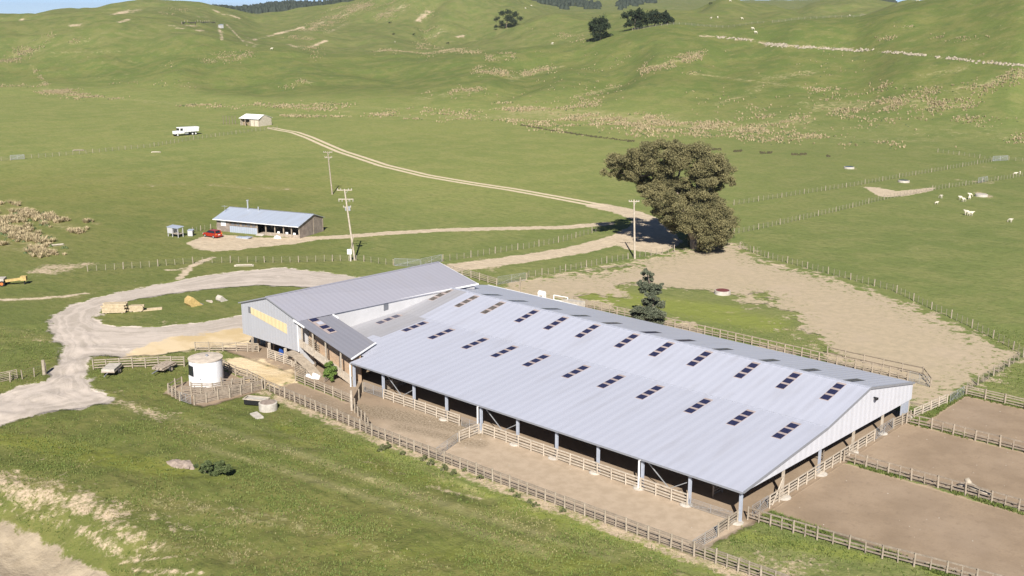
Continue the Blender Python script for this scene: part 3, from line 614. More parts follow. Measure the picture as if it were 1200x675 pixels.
def wire_fence(label, pts, h=1.1, gap=4.6, bgap=1.15, wires=5, group='post and batten wire fences', pw=.17, bmat='post_green', wm=.012, bw=.06, name='wire_fence'):
    pts = [tuple(map(float, p[:2])) for p in pts]; b = (pts[0][0], pts[0][1], H(*pts[0]))
    root = empty(name, b, 0, label, 'fence', group)
    W = walk(pts, bgap); per = max(2, round(gap/bgap)); posts = W[::per]; bats = [w_ for i, w_ in enumerate(W) if i % per]
    upright_row(root, 'post', post_mesh('round', pw, h+.12, M['post']), M['post'], posts, b, lambda mb, x, y, z: mb.box(x-.08, x+.08, y-.08, y+.08, z, z+h))
    if bats: upright_row(root, 'batten', post_mesh('flat', bw, h, M[bmat]), M[bmat], bats, b, lambda mb, x, y, z: mb.box(x-bw/2, x+bw/2, y-.02, y+.02, z, z+h))
    for k in range(wires):
        mb = MB(); zr = .12+(h-.16)*k/(wires-1)
        for i in range(0, len(W)-1):
            p, q = W[i], W[i+1]
            mb.beam((p[0]-b[0], p[1]-b[1], H(p[0], p[1])+zr-b[2]), (q[0]-b[0], q[1]-b[1], H(q[0], q[1])+zr-b[2]), wm, wm)
        mb.build('wire', M['wire'], root)
    return root
def gate(label, a, c, h=1.15, bars=5, mat='steel', group='tubular steel farm gates', t=.045, lift=.12):
    b = (a[0], a[1], H(a[0], a[1])); L = hypot(c[0]-a[0], c[1]-a[1]); rz = atan2(c[1]-a[1], c[0]-a[0]); dz = H(c[0], c[1])-b[2]
    root = empty('farm_gate', b, rz, label, 'gate', group); root.rotation_euler = (0, -atan2(dz, L), rz)
    f = MB(); z0, z1 = lift, h; x0, x1 = .08, L-.08
    for p, q in (((x0, z0), (x0, z1)), ((x1, z0), (x1, z1)), ((x0, z0), (x1, z0)), ((x0, z1), (x1, z1)), ((L/2, z0), (L/2, z1))):
        f.cyl((p[0], 0, p[1]), (q[0], 0, q[1]), t/2, n=6)
    f.build('frame', M[mat], root)
    for k in range(1, bars):
        z = z0+(z1-z0)*k/bars; MB().cyl((x0, .0, z), (x1, 0, z), t*.36, n=6).build('bar', M[mat], root)
    MB().cyl((x0, .03, z0), (x1, .03, z1), t*.38, n=6).build('brace', M[mat], root)
    return root

# ------------------------------------------------------------ covered yard shed (the big roof)
BAY = 5.32; NB = 10
barn = empty('covered_yard_shed', (0, 0, 0), 0, 'long open sided covered sheep yard with a pale ribbed metal roof and rows of skylights', 'shed')
def zr(y):
    return float(np.interp(y, [-.4, 0, 15.3, 24.4, 35.6], [3.16, 3.2, 4.62, 6.32, 3.98]))
def roofslab(name, x0, x1, y0, y1, mat, lift=0):
    q = [(x0, y0, zr(y0)+lift), (x1, y0, zr(y0)+lift), (x1, y1, zr(y1)+lift), (x0, y1, zr(y1)+lift)]
    return MB().slab(q, .06).build(name, M[mat], barn)
roofslab('front_roof', -53.4, .35, -.4, 4.9, 'roof_new'); roofslab('front_roof', -57.5, -53.402, 1.8, 4.9, 'roof_new')
MB().slab([(-58.2, 4.9, zr(4.9)), (.35, 4.9, zr(4.9)), (.35, 15.3, zr(15.3)), (-58.2, 15.3, zr(15.3))], .06).build('front_roof', M['roof_new'], barn)
roofslab('upper_roof', -58.2, .35, 15.3, 24.4, 'roof_new')
roofslab('old_roof', -64.9, -58.2, 4.9, 15.3, 'roof_old'); roofslab('old_roof', -64.9, -58.2, 15.3, 24.4, 'roof_old')
roofslab('back_roof', -65.2, .35, 24.4, 35.8, 'roof_back')
roofslab('roof_patch', -58.2, -56.7, 7.3, 15.3, 'roof_old', .004)
# slight lap line where the pitch changes
MB().beam((-58.2, 15.3, zr(15.3)+.012), (.35, 15.3, zr(15.3)+.012), .16, .02).build('lap_flashing', M['roof_back'], barn)
MB().beam((-64.9, 24.4, zr(24.4)+.03), (.38, 24.4, zr(24.4)+.03), .38, .05).build('ridge_cap', M['roof_back'], barn)
fl = MB()
for ya, yb in ((-.4, 15.3), (15.3, 24.4), (24.4, 35.8)): fl.beam((.40, ya, zr(ya)-.03), (.40, yb, zr(yb)-.03), .08, .22)
fl.build('barge_flashing', M['grey_trim'], barn)
MB().box(-53.4, .35, -.56, -.42, 3.02, 3.14).build('gutter', M['grey_trim'], barn)
MB().box(-65.3, -48, 35.82, 35.98, 3.80, 3.99).build('back_gutter', M['white_trim'], barn)
g_ = MB(); g_.prism([(-.1, 3.0), (-.1, 3.1), (15.3, 4.54), (24.4, 6.23), (35.6, 3.90), (35.6, 2.05)], 'x', .22, .28)
g_.build('gable_cladding', M['clad'], barn)
lp = MB(); lp.box(.3, .55, 25.35, 25.5, 4.95, 5.05); lp.box(.5, .72, 25.2, 25.65, 4.78, 5.0); lp.build('floodlight', M['black'], barn)
# steel posts with concrete footings
def ftp(x, y, r=.62):
    return MB().lathe([(r, -.1), (r*.98, .06), (r*.7, .13), (.05, .14)], 12).build('footing', M['concrete'], barn, (x, y, 0))
for i in range(NB+1):
    x = -i*BAY-.05
    p = MB(); p.box(x-.13, x+.13, -.11, -.08, -.1, 3.15); p.box(x-.13, x+.13, .08, .11, -.1, 3.15); p.box(x-.02, x+.02, -.08, .08, -.1, 3.15)
    p.box(x-.11, x+.11, -.079, .079, -.1, 3.14)
    p.build('post', M['steel_blue'], barn)
    if i < 8: ftp(x-.15, -.25)
for i in (2, 6, 10):
    x = -i*BAY+.18 if i < 10 else -53.1
    d = MB(); d.cyl((x-.35, -.42, .05), (x-.35, -.42, 2.9), .09, n=8); d.cyl((x-.35, -.42, 2.9), (x-.1, -.5, 3.05), .09, n=8); d.build('downpipe', M['white_trim'], barn)
for y in (7.2, 14.4, 21.7, 28.6, 35.3):
    zt = float(np.interp(y, [0, 35.6], [3.0, 2.05]))+.5
    MB().box(.0, .2, y-.12, y+.12, -.1, zt).build('post', M['rail_pale' if y not in (14.4,) else 'steel_blue'], barn)
    ftp(.25, y, .75 if y in (7.2, 14.4) else .55)
for yy in (12.0, 24.4, 35.3):
    for i in range(1, 13):
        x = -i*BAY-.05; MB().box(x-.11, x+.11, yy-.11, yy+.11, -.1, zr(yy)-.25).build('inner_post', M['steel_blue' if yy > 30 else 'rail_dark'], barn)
for xa, xb in ((-NB*BAY+BAY, -NB*BAY+2*BAY), (-6*BAY, -5*BAY), (-2*BAY, -BAY)):
    m_ = (xa+xb)/2
    MB().beam((xa, .25, 2.95), (m_+.2, .25, .75), .07, .07).build('brace', M['steel'], barn)
    MB().beam((xb-.6, .32, 1.9), (m_+.2, .32, .75), .07, .07).build('brace', M['steel'], barn)
MB().box(-53.3, 0, .14, .30, 2.75, 3.05).build('eave_beam', M['steel_blue'], barn)
for i in range(0, NB+1):                                  # rafters under the roof
    rf = MB()
    for ya, yb in ((.3, 15.3), (15.3, 24.4), (24.4, 35.4)): rf.beam((-i*BAY-.05, ya, zr(ya)-.22), (-i*BAY-.05, yb, zr(yb)-.22), .14, .28)
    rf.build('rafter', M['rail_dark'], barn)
MB().beam((.35, 5.0, .0), (.3, 6.9, 2.1), .1, .1).build('prop', M['rail_pale'], barn)
MB().box(.02, .2, 33.4, 35.1, .5, 2.05).build('side_panel', M['steel_blue'], barn)
# skylights
SKX = [-2.6, -7.65, -12.7, -18.8, -24.0, -29.0, -35.0, -40.1, -45.0, -51.0, -55.9, -61.0]
def skylight(x, y0, y1, mat, lap, parent=barn, zf=zr, wd=.92):
    def P_(xx, yy, l): return (xx, yy, zf(yy)+l)
    fr = MB().slab([P_(x-wd/2-.05, y0-.1, .018), P_(x+wd/2+.05, y0-.1, .018), P_(x+wd/2+.05, y1, .018), P_(x-wd/2-.05, y1, .018)], .03).build('skylight', M[lap], parent)
    n = 3; L = (y1-y0); seg = L/(n-.0); 
    for k in range(n):
        a = y0+seg*k+.02; c_ = a+seg*.72
        MB().slab([P_(x-wd/2, a, .030), P_(x+wd/2, a, .030), P_(x+wd/2, c_, .030), P_(x-wd/2, c_, .030)], .015).build('pane', M[mat], fr)
for i, x in enumerate(SKX):
    br = i >= 9
    skylight(x, 10.45, 14.5, 'sky_dark', 'sky_pink')
    skylight(x, 20.0, 24.0, 'sky_brown' if br else 'sky_dark', 'sky_pink')
    skylight(x, 24.9, 28.6, 'sky_dark', 'sky_dark')
# ------------------------------------------------------------ woolshed
ws = empty('woolshed', (-70, 0, 0), 0, 'raised grey iron woolshed with a gabled roof and one long yellow window strip', 'shed')
W0 = dict(L=-76.5, A=-70.4, R=-64.1); W1 = dict(L=-73.9, A=-68.6, R=-60.9); YE = 28.6; ZE, ZA, ZB = 6.2, 8.1, 2.0
def wv(p, end, z): return (({0: W0, 1: W1}[end])[p]+70, 0 if end == 0 else YE, z)
def wmb(quad, t, name, mat, **k): return MB().slab(quad, t).build(name, M[mat], ws, **k)
def lerp(a, b, t): return tuple(x+(y-x)*t for x, y in zip(a, b))
# front gable wall (polygon, thick)
MB().prism([(-6.5, ZB), (5.9, ZB+.05), (5.9, ZE), (-.4, ZA), (-6.5, ZE+.15)], 'y', 0, .12).build('gable_wall', M['clad_grey'], ws)
MB().prism([(-3.9, ZB), (9.0, ZB), (9.0, ZE), (1.4, ZA), (-3.9, ZE+.15)], 'y', YE-.12, YE).build('gable_wall', M['clad_grey'], ws)
def side(p, mat, z0, z1, name):
    a, c_ = wv(p, 0, 0), wv(p, 1, 0); s_ = .06 if p == 'R' else -.06
    MB().add([(a[0], .12, z0), (a[0]+s_, .12, z0), (a[0]+s_, .12, z1), (a[0], .12, z1), (c_[0], YE-.12, z0), (c_[0]+s_, YE-.12, z0), (c_[0]+s_, YE-.12, z1), (c_[0], YE-.12, z1)],
             [(0,1,2,3), (7,6,5,4), (0,4,5,1), (1,5,6,2), (2,6,7,3), (3,7,4,0)]).build(name, M[mat], ws)
side('L', 'clad_grey', ZB, ZE+.1, 'side_wall'); side('R', 'clad_white', 0.0, ZE-.02, 'clerestory_wall')
ov = .35
def rp(p, end, z, dx=0):
    x, y, _ = wv(p, end, 0); y = -ov*.6 if end == 0 else YE+ov; return (x+dx, y, z)
MB().slab([rp('L', 0, ZE+.1, -.3), rp('A', 0, ZA+.06), rp('A', 1, ZA+.06), rp('L', 1, ZE+.1, -.3)], .06).build('roof', M['roof_wool'], ws)
MB().slab([rp('A', 0, ZA+.06), rp('R', 0, ZE+.04, .3), rp('R', 1, ZE+.04, .3), rp('A', 1, ZA+.06)], .06).build('roof', M['roof_wool'], ws)
MB().beam(rp('A', 0, ZA+.09), rp('A', 1, ZA+.09), .4, .05).build('ridge_cap', M['roof_wool'], ws)
MB().beam((wv('R', 0, 0)[0]+.36, 4.9, ZE+.0), (wv('R', 1, 0)[0]+.36, YE+ov, ZE+.0), .14, .20).build('gutter', M['white_trim'], ws)
MB().beam(rp('A', 1, ZA-.04), rp('R', 1, ZE-.06, .3), .06, .2).build('barge_board', M['white_trim'], ws)
MB().beam((-6.8, -.24, ZE+.04), (-.4, -.24, ZA), .05, .14).build('barge_board', M['grey_trim'], ws)
MB().beam((-.4, -.24, ZA), (6.2, -.24, ZE-.0), .05, .14).build('barge_board', M['grey_trim'], ws)
MB().box(5.72, 5.92, -.03, .0, 2.05, 6.1).build('corner_trim', M['white_trim'], ws)
# window strip
MB().add([(-4.3, -.03, 5.15), (3.55, -.03, 3.95), (3.55, -.03, 5.25), (-4.3, -.03, 6.05), (-4.3, 0, 5.15), (3.55, 0, 3.95), (3.55, 0, 5.25), (-4.3, 0, 6.05)],
         [(0,1,2,3), (7,6,5,4), (0,4,5,1), (1,5,6,2), (2,6,7,3), (3,7,4,0)]).build('window_strip', M['yellow'], ws)
MB().box(-4.85, -4.35, -.03, 0, 5.2, 6.05).build('window', M['glass_grey'], ws)
wx = np.interp(13.3, [0, YE], [W0['R'], W1['R']])+70+.065
MB().box(wx, wx+.04, 12.9, 14.1, 5.15, 6.0).build('window', M['glass_grey'], ws)
MB().box(-6.4, 5.8, .2, 28, 1.9, 2.05).build('floor', M['rail_dark'], ws)
MB().box(-5.6, 6.4, 4.4, 4.6, 0, 1.9).build('inner_wall', M['in_shade'], ws)  # added dark sheet, its colour supplies the shade under the floor
for x in (-74.1, -70.3, -66.8, -63.3):
    MB().box(x+70-.13, x+70+.13, -.32, -.06, -.1, 2.0).build('pile', M['rail_pale' if x > -73 else 'rail'], ws)
    MB().box(x+70-.1+1.5, x+70+.1+1.5, 2.0, 2.2, -.1, 1.95).build('pile', M['rail'], ws)
for x in (-76.0, -74.0):
    for y in (2, 8, 14, 20, 26): MB().box(x+70-.13, x+70+.13, y-.13, y+.13, -.1, 1.95).build('pile', M['rail'], ws)
# lean-to over the ramp
def zl(y_, x): return float(np.interp(x, [-64.1, -53.3], [6.22, 3.58]))
q = [(-64.05+70, -.35, 6.22), (-53.2+70, -.35, 3.58), (-55.0+70, 4.92, 3.98), (-64.05+70, 4.92, 6.22)]
MB().slab(q, .06).build('lean_to_roof', M['roof_lean'], ws)
MB().beam((-53.15+70, -.4, 3.60), (-54.95+70, 4.95, 4.02), .18, .14).build('barge_board', M['white_trim'], ws)
MB().beam((-64.1+70, 4.98, 6.30), (-62.2+70, 4.98, 5.82), .12, .16).build('barge_board', M['white_trim'], ws)
MB().beam((-64.4+70, -.42, 6.26), (-62.2+70, -.42, 5.75), .08, .22).build('barge_board', M['white_trim'], ws)
sk = MB().slab([(-63.6+70, 1.2, 6.16), (-59.4+70, 1.2, 5.135), (-59.4+70, 2.5, 5.135), (-63.6+70, 2.5, 6.16)], .02).build('skylight', M['sky_pink'], ws)
for k in range(4):
    xa = -63.5+70+k*1.05; xb = xa+.72; z_ = lambda x: float(np.interp(x-70, [-64.1, -53.3], [6.22, 3.58]))+.12
    MB().slab([(xa, 1.6 if k % 2 else 1.3, z_(xa)), (xb, 1.6 if k % 2 else 1.3, z_(xb)), (xb, 2.4, z_(xb)), (xa, 2.4, z_(xa))], .015).build('pane', M['sky_dark' if k != 1 else 'roof_new'], sk)
for x, zt, zb in ((-63.3, 5.7, 2.7), (-61.1, 5.2, 2.2), (-58.6, 4.6, 1.5), (-55.7, 3.95, .6)):
    MB().box(x+70-.065, x+70+.065, -.08, .06, zb, zt).build('post', M['rail_pale'], ws)
MB().add([(5.9, .1, 2.75), (16.2, .1, -.1), (16.2, .1, .95), (5.9, .1, 3.75), (5.9, .2, 2.75), (16.2, .2, -.1), (16.2, .2, .95), (5.9, .2, 3.75)],
         [(0,1,2,3), (7,6,5,4), (0,4,5,1), (1,5,6,2), (2,6,7,3), (3,7,4,0)]).build('ramp_wall', M['rail_pale'], ws)
MB().slab([(5.9, .25, 2.8), (16.0, .25, .05), (16.0, 1.42, .05), (5.9, 1.42, 2.8)], .15).build('ramp', M['rail'], ws)
MB().prism([(6.0, 1.0), (6.0, 5.9), (16.2, 3.4), (16.2, 0), (12, 0)], 'y', 1.45, 1.58).build('inner_wall', M['ply'], ws)
for k in range(4):
    x = 7.2+k*2.5; MB().box(x, x+.16, 1.33, 1.445, .2, 5.55-(x-6)*.245).build('stud', M['rail_dark'], ws)
for k in range(4):
    z = 2.9+.28*k; MB().beam((6.2, 1.25, z), (8.4, 1.25, z-.6), .04, .12).build('ramp_rail', M['rail'], ws)
ch = [(4.9, 2.12), (6.6, 1.95), (8.2, 1.35), (9.6, .75), (10.6, .1)]
cm = MB()
for k in range(len(ch)-1):
    cm.slab([(ch[k][0], -1.55, ch[k][1]), (ch[k+1][0], -1.55, ch[k+1][1]), (ch[k+1][0], -.15, ch[k+1][1]), (ch[k][0], -.15, ch[k][1])], .1)
cm.build('loading_chute', M['rail'], ws)
for x, z in ((7.0, 1.8), (9.2, .9)): MB().box(x-.08, x+.08, -1.5, -1.34, -.1, z).build('pile', M['rail_pale'], ws)
for k in range(5): MB().beam((6.9, -1.6-.05*k, .25+.28*k), (9.4, -1.7, .15+.22*k), .04, .13).build('chute_board', M['rail'], ws)

# ------------------------------------------------------------ yard fences
RG = 'timber rail fences around the shed and its yards'
rail_fence('weathered grey rail fence along the grass bank in front of the long race', [(-60.4, -7.9), (-50, -8.3), (-39.7, -8.8), (-28.7, -8.7), (-15.5, -8.5), (0.4, -8.0), (6.5, -7.7), (14, -7.4)], h=1.2, gap=2.15, rails=(.2, .45, .72, .98, 1.15), rm='rail_mid', pm='post', w=.19, bw=.11, group=RG, bh=.11)
rail_fence('grey rail fence between the grey race and the shrub beside the woolshed ramp', [(-60, -3.7), (-54, -3.95), (-48.9, -4.2)], gap=1.9, rm='rail', group=RG, batten=False, rails=(.25,.55,.85,1.1))
rail_fence('short brown rail fence running out from the first downpipe post to the grey race', [(-47.6, -4.6), (-51.0, -.6)], gap=2.2, rm='rail_dark', group=RG, batten=False, rails=(.2,.4,.6,.8,1.0,1.2), bh=.17)
rail_fence('short dark rail fence joining the race fence to the tall gatepost', [(-46.3, -5.7), (-41.7, -7.6)], gap=1.3, rm='rail_dark', group=RG, batten=False)
tp = MB().cyl((0,0,-.2), (0,0,2.4), .15, .14, 10).build('gatepost', M['rail_pale'], None, (-47.2, -5.4, 0)); tag(tp, 'tall thick timber gatepost standing alone between the two front races', 'post')
gate('wire netting gate under the eave beside the first bay brace', (-51.0, -.45), (-47.5, -.42), h=1.2, bars=8, t=.05)
rail_fence('pale new rail fence under the shed eave between the first and third posts', [(-47.4, -.5), (-34.9, -.45)], gap=1.8, rm='rail_pale', pm='rail_pale', w=.16, group=RG, rails=(.22,.52,.84,1.14), batten=False, bh=.15, off=-.1)
gate('low wire gate under the eave beside the middle downpipe', (-34.6, -.45), (-32.0, -.45), h=1.1, bars=7, t=.04)
rail_fence('pale rail fence crossing the front race below the middle downpipe', [(-31.6, -.7), (-31.6, -3.7)], gap=1.5, rm='rail_pale', pm='rail_pale', group=RG, batten=False, rails=(.2,.5,.8,1.1), bh=.15)
gate('steel gate closing the front race below the middle downpipe', (-31.6, -3.9), (-30.2, -8.4), h=1.1)
rail_fence('pale new rail fence under the shed eave right of the middle downpipe', [(-31.3, -.5), (-5.3, -.5)], gap=1.75, rm='rail_pale', pm='rail_pale', w=.16, group=RG, rails=(.22,.52,.84,1.14), batten=False, bh=.15, off=-.1)
gate('low brown wire gate under the eave at the near end of the shed', (-5.1, -.45), (-.6, -.3), h=.9, bars=7, t=.035)
rail_fence('short brown rail fence dropping from the near corner post of the shed', [(-.1, -.35), (.0, -3.6)], gap=1.5, rm='rail', group=RG, batten=False, rails=(.25,.55,.85,1.1), bh=.15)
gate('steel gate across the race end near the corner post of the shed', (0, -3.8), (0, -7.7), h=1.15)
rail_fence('brown rail fence between the nearest pen and the weedy wedge of grass', [(.2, .9), (6.6, 1.5), (12.1, 2.2), (17.1, 3.1), (26, 4.4)], gap=2.4, rm='rail_mid', pm='rail', group=RG, rails=(.3,.62,1.12), bh=.15, bw=.1)
gate('steel gate under the gable beside the near corner post', (.35, 1.3), (.35, 4.2), h=1.25, bars=6)
rail_fence('pale rail fence under the gable end between its posts', [(.45, 4.3), (.45, 18.3), (.5, 26.0)], gap=1.75, rm='rail_pale', pm='rail_pale', w=.16, group=RG, rails=(.2,.5,.82,1.14), batten=False, bh=.16, off=-.1)
gate('steel gate with a dark shadow near the far corner of the gable', (.5, 26.3), (.5, 30.6), h=1.3, bars=6)
rail_fence('short brown rail fence below the far corner of the gable', [(.5, 30.8), (.9, 34.2)], gap=1.7, rm='rail', group=RG, batten=False, bh=.15)
rail_fence('brown rail fence between the nearest pen and the middle pen', [(.6, 18.8), (7.5, 18.9), (12.6, 19.1), (17.4, 19.0), (27, 19.3)], gap=2.6, rm='rail_mid', pm='rail', group=RG, rails=(.3,.62,1.12), bh=.15, bw=.1, w=.2)
rail_fence('brown rail fence between the middle pen and the far pen', [(.9, 33.2), (3.6, 33.4), (8.3, 33.3), (13.4, 33.3), (30, 33.4)], gap=2.5, rm='rail_mid', pm='rail', group=RG, rails=(.3,.62,1.12), bh=.15, bw=.1, w=.2)
rail_fence('pale rail fence at the far pen beside the gateway', [(.9, 35.2), (1.8, 42.3)], gap=1.8, rm='rail_pale', pm='rail_pale', group=RG, batten=False, rails=(.2,.5,.8,1.1), bh=.16, off=-.1)
gate('steel gate leading from the back paddock into the far pen', (1.95, 42.7), (2.2, 46.4), h=1.2, bars=6)
rail_fence('brown rail fence between the far pen and the green paddock', [(2.3, 46.8), (9.0, 46.6), (18, 46.6), (32, 46.9)], gap=2.5, rm='rail', pm='rail', group=RG, rails=(.25,.55,.9,1.15), batten=False, w=.2)
rail_fence('brown rail fence running behind the shed between the yards and the back paddock', [(-58, 47.1), (-46.6, 47.2), (-24.2, 47.3), (-11.7, 47.0), (-5.0, 47.3)], gap=2.6, rm='rail', pm='rail', group=RG, rails=(.3,.62,1.15), w=.2)
rail_fence('low brown rail fence of the narrow race at the dusty end of the back paddock', [(-17, 50.0), (-4.3, 50.1), (-1.9, 46.7)], gap=2.6, rm='rail_dark', pm='rail', group=RG, rails=(.35,1.05), batten=False)
gate('steel gate at the end of the race behind the shed', (-4.8, 47.2), (-2.0, 46.6), h=1.3, bars=6)
rail_fence('brown rail fence beside the cream track behind the woolshed', [at(521,318), at(552,325.5), at(582,334.5)], gap=2.5, rm='rail', group=RG, batten=False, rails=(.25,.55,.85,1.12), w=.2)
gate('wide netting gate across the track behind the big roof', at(583,334)[:2], at(616,329)[:2], h=1.4, bars=7)
rail_fence('tan end of a rail fence at the edge of the trampled back paddock', [at(609,343), at(609,338), at(610,333.5)], gap=1.4, rm='rail', group=RG, batten=False, rails=(.2,.4,.6,.8,1.05))
rail_fence('pale rail fence between the woolshed piles above the sand pen', [(-70.3, -.5), (-63.3, -.5)], gap=1.75, rm='rail_pale', pm='rail_pale', group=RG, batten=False, rails=(.2,.45,.7,.95,1.2), bh=.14, off=-.1)
rail_fence('grey rail fence left of the woolshed piles', [(-80.0, -5.2), (-75.8, -1.6), (-73.4, .2)], gap=1.8, rm='rail', group=RG, batten=False, rails=(.2,.5,.8,1.1))
rail_fence('grey rail fence between the road corner and the white tank', [(-82.6, -18.2), (-79.2, -14.7), (-75.2, -9.8)], gap=1.55, rm='rail', group=RG, batten=False, rails=(.25,.6,.95,1.25), h=1.3)
rail_fence('outer rail fence of the small pens around the white tank', [(-61.8, -16.6), (-60.8, -12.5), (-60.6, -8.1)], gap=1.6, rm='rail_mid', group=RG, batten=False, rails=(.12,.3,.5,.7,.9,1.1), bh=.15)
rail_fence('short rail fence on the grass side of the white tank', [(-67.8, -16.4), (-64.4, -16.9)], gap=1.2, rm='rail_mid', group=RG, batten=False, rails=(.2,.45,.7,1.0))
rail_fence('rail fence touching the left side of the white tank pens', [(-67.8, -16.3), (-68.9, -13.9)], gap=1.2, rm='rail_mid', group=RG, batten=False, rails=(.2,.55,1.0))
rail_fence('inner rail fence right below the front of the white tank', [(-66.0, -14.4), (-63.6, -13.0), (-62.9, -8.2)], gap=1.3, rm='rail_mid', group=RG, batten=False, rails=(.15,.35,.58,.82,1.05), bh=.14)
rail_fence('rail fence behind the white tank beside the sand pen', [(-71.8, -6.9), (-67.3, -7.4), (-65.1, -7.2), (-61.2, -7.6)], gap=1.5, rm='rail_mid', group=RG, batten=False, rails=(.2,.5,.8,1.1))
rail_fence('middle rail fence of the drafting pens right of the white tank', [(-64.6, -11.2), (-62.2, -8.0)], gap=1.4, rm='rail_mid', group=RG, batten=False, rails=(.2,.45,.7,1.0))
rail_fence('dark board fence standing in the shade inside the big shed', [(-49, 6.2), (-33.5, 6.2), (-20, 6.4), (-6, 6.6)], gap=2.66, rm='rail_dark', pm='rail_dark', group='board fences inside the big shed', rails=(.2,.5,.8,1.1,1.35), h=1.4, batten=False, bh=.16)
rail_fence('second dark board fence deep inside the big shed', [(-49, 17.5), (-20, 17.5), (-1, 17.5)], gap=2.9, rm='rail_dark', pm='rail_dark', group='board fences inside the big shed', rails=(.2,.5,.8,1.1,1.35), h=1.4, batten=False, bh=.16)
rail_fence('short pale board fence inside the near end of the shed', [(-4.6, 2.8), (-4.6, 9.0)], gap=1.6, rm='rail', pm='rail', group='board fences inside the big shed', rails=(.2,.5,.8,1.1), batten=False)
rail_fence('board fence across the first bay inside the shed', [(-49.2, 1.0), (-49.2, 9.0)], gap=1.6, rm='rail', pm='rail', group='board fences inside the big shed', rails=(.2,.4,.6,.8,1.0,1.2), batten=False, bh=.17)

rail_fence('rail fence splitting the small pens between tank and race', [(-66.2, -15.6), (-63.2, -14.8), (-61.2, -10.5)], gap=1.4, rm='rail_mid', group=RG, batten=False, rails=(.15,.35,.58,.82,1.05), bh=.14)
gate('steel gate of the pens on the grass side of the tank', (-64.2, -16.9), (-62.1, -16.8), h=1.1)
# ------------------------------------------------------------ paddock fences
def wf(label, px, **k): return wire_fence(label, A2(px), **k)
wf('batten fence between the power pole and the gravel road left of the gates', [(103,318),(165,314),(215,309.5),(260,308),(300,307.5),(320,308),(380,306.5),(418,305.5),(461,311)], bgap=1.5, gap=6, bw=.08)
gate('left hand steel gate behind the woolshed ridge', at(462,312)[:2], at(493,313)[:2], h=1.4, bars=6, t=.07)
gate('right hand steel gate behind the woolshed ridge', at(493,312.5)[:2], at(518,307)[:2], h=1.4, bars=6, t=.07)
wf('batten fence between the two cream tracks towards the big tree', [(519,306.5),(560,300.5),(600,293.5),(620,291),(660,283),(703,270.5)], bgap=1.4, gap=5.6, bw=.08)
wf('batten fence along the far edge of the trampled back paddock', [(617,328),(620,324.5),(650,320.5),(711,308.5),(736,303.5),(776,297.5),(790,295)], bgap=1.3, gap=5.2, bw=.09)
wf('long batten fence across the left paddock in front of the white truck', [(29,186.2),(101,180),(176,172.5),(227,163.7),(300,153.8),(325,151.3)], bgap=2.2, gap=11, h=1.2, bw=.11, wm=.02)
gate('pale gate in the long fence at the left edge', at(12,187.5)[:2], at(29,186.5)[:2], h=1.4, bars=7, t=.1)
wf('batten fence at the left edge beyond the pale gate', [(-30,190),(12,188)], bgap=2.2, gap=11, h=1.2, bw=.11, wm=.02)
wf('upper batten fence from the big tree to the far right gate', [(860,240.5),(900,234),(1001,218),(1084,203),(1162,189.5)], bgap=1.7, gap=8.5, bw=.08)
wf('lower batten fence from the big tree past the pale dirt patch', [(860,274.5),(900,266.5),(975.6,249),(1036,234),(1096,222.5),(1147,215),(1215,204)], bgap=1.5, gap=7.5, bw=.08)
wf('batten fence between the trampled paddock and the right hand green paddock', [(867,290.5),(900,302.5),(970.5,321),(1046,341),(1086,360),(1133,381.5),(1170,400),(1199,417)], bgap=1.25, gap=5, bw=.07)
wf('leaning batten fence from the paddock corner down to the far pen', [(1199,419),(1182,430),(1152,448),(1133,458)], bgap=1.6, gap=4.8, bw=.08, h=1.2)
wf('batten fence at the foot of the right hand slope', [(1099,178.5),(1130,182.5),(1160,187.5),(1166,188.5)], bgap=2, gap=8, bw=.08)
gate('pair of steel gates at the foot of the right hand slope', at(1163,189)[:2], at(1181,188)[:2], h=1.5, bars=7, t=.1)
wf('batten fence beyond the far right gates', [(1182,188),(1215,190)], bgap=2, gap=8, bw=.08)
gate('steel gate in the fence near the grazing sheep', at(1146,214.5)[:2], at(1157,212.5)[:2], h=1.4, bars=6, t=.09)
gate('timber and wire gate at the left edge of the gravel road', (-87.2, -33.5), (-86.0, -26.2), h=1.2, bars=5, mat='rail', t=.09)
wf('netting fence beside the gravel road at the left edge', [(12,447.5),(54,438.5)], bgap=1.3, gap=3.9, bw=.1, h=1.25, bmat='post')
sp = MB().cyl((0,0,-.2), (0,0,1.9), .22, .20, 12).build('strainer_post', M['post'], None, (*at(52,439)[:2], 0)); tag(sp, 'thick round strainer post beside the gravel road bend', 'post')
def crest_pts(px, dmin): return [at(x, y, dmin)[:2] for x, y in px]
wire_fence('fence on the skyline crest behind the hill trees', crest_pts([(741,36),(789,28.5),(847,32.2),(895,27)], 300), bgap=3.6, gap=18, h=1.2, bw=.14, wm=.03)
wire_fence('fence along the right hand skyline crest', crest_pts([(905,26.5),(943,22.5),(1008,19.5),(1050,7)], 300), bgap=3.6, gap=18, h=1.2, bw=.14, wm=.03)

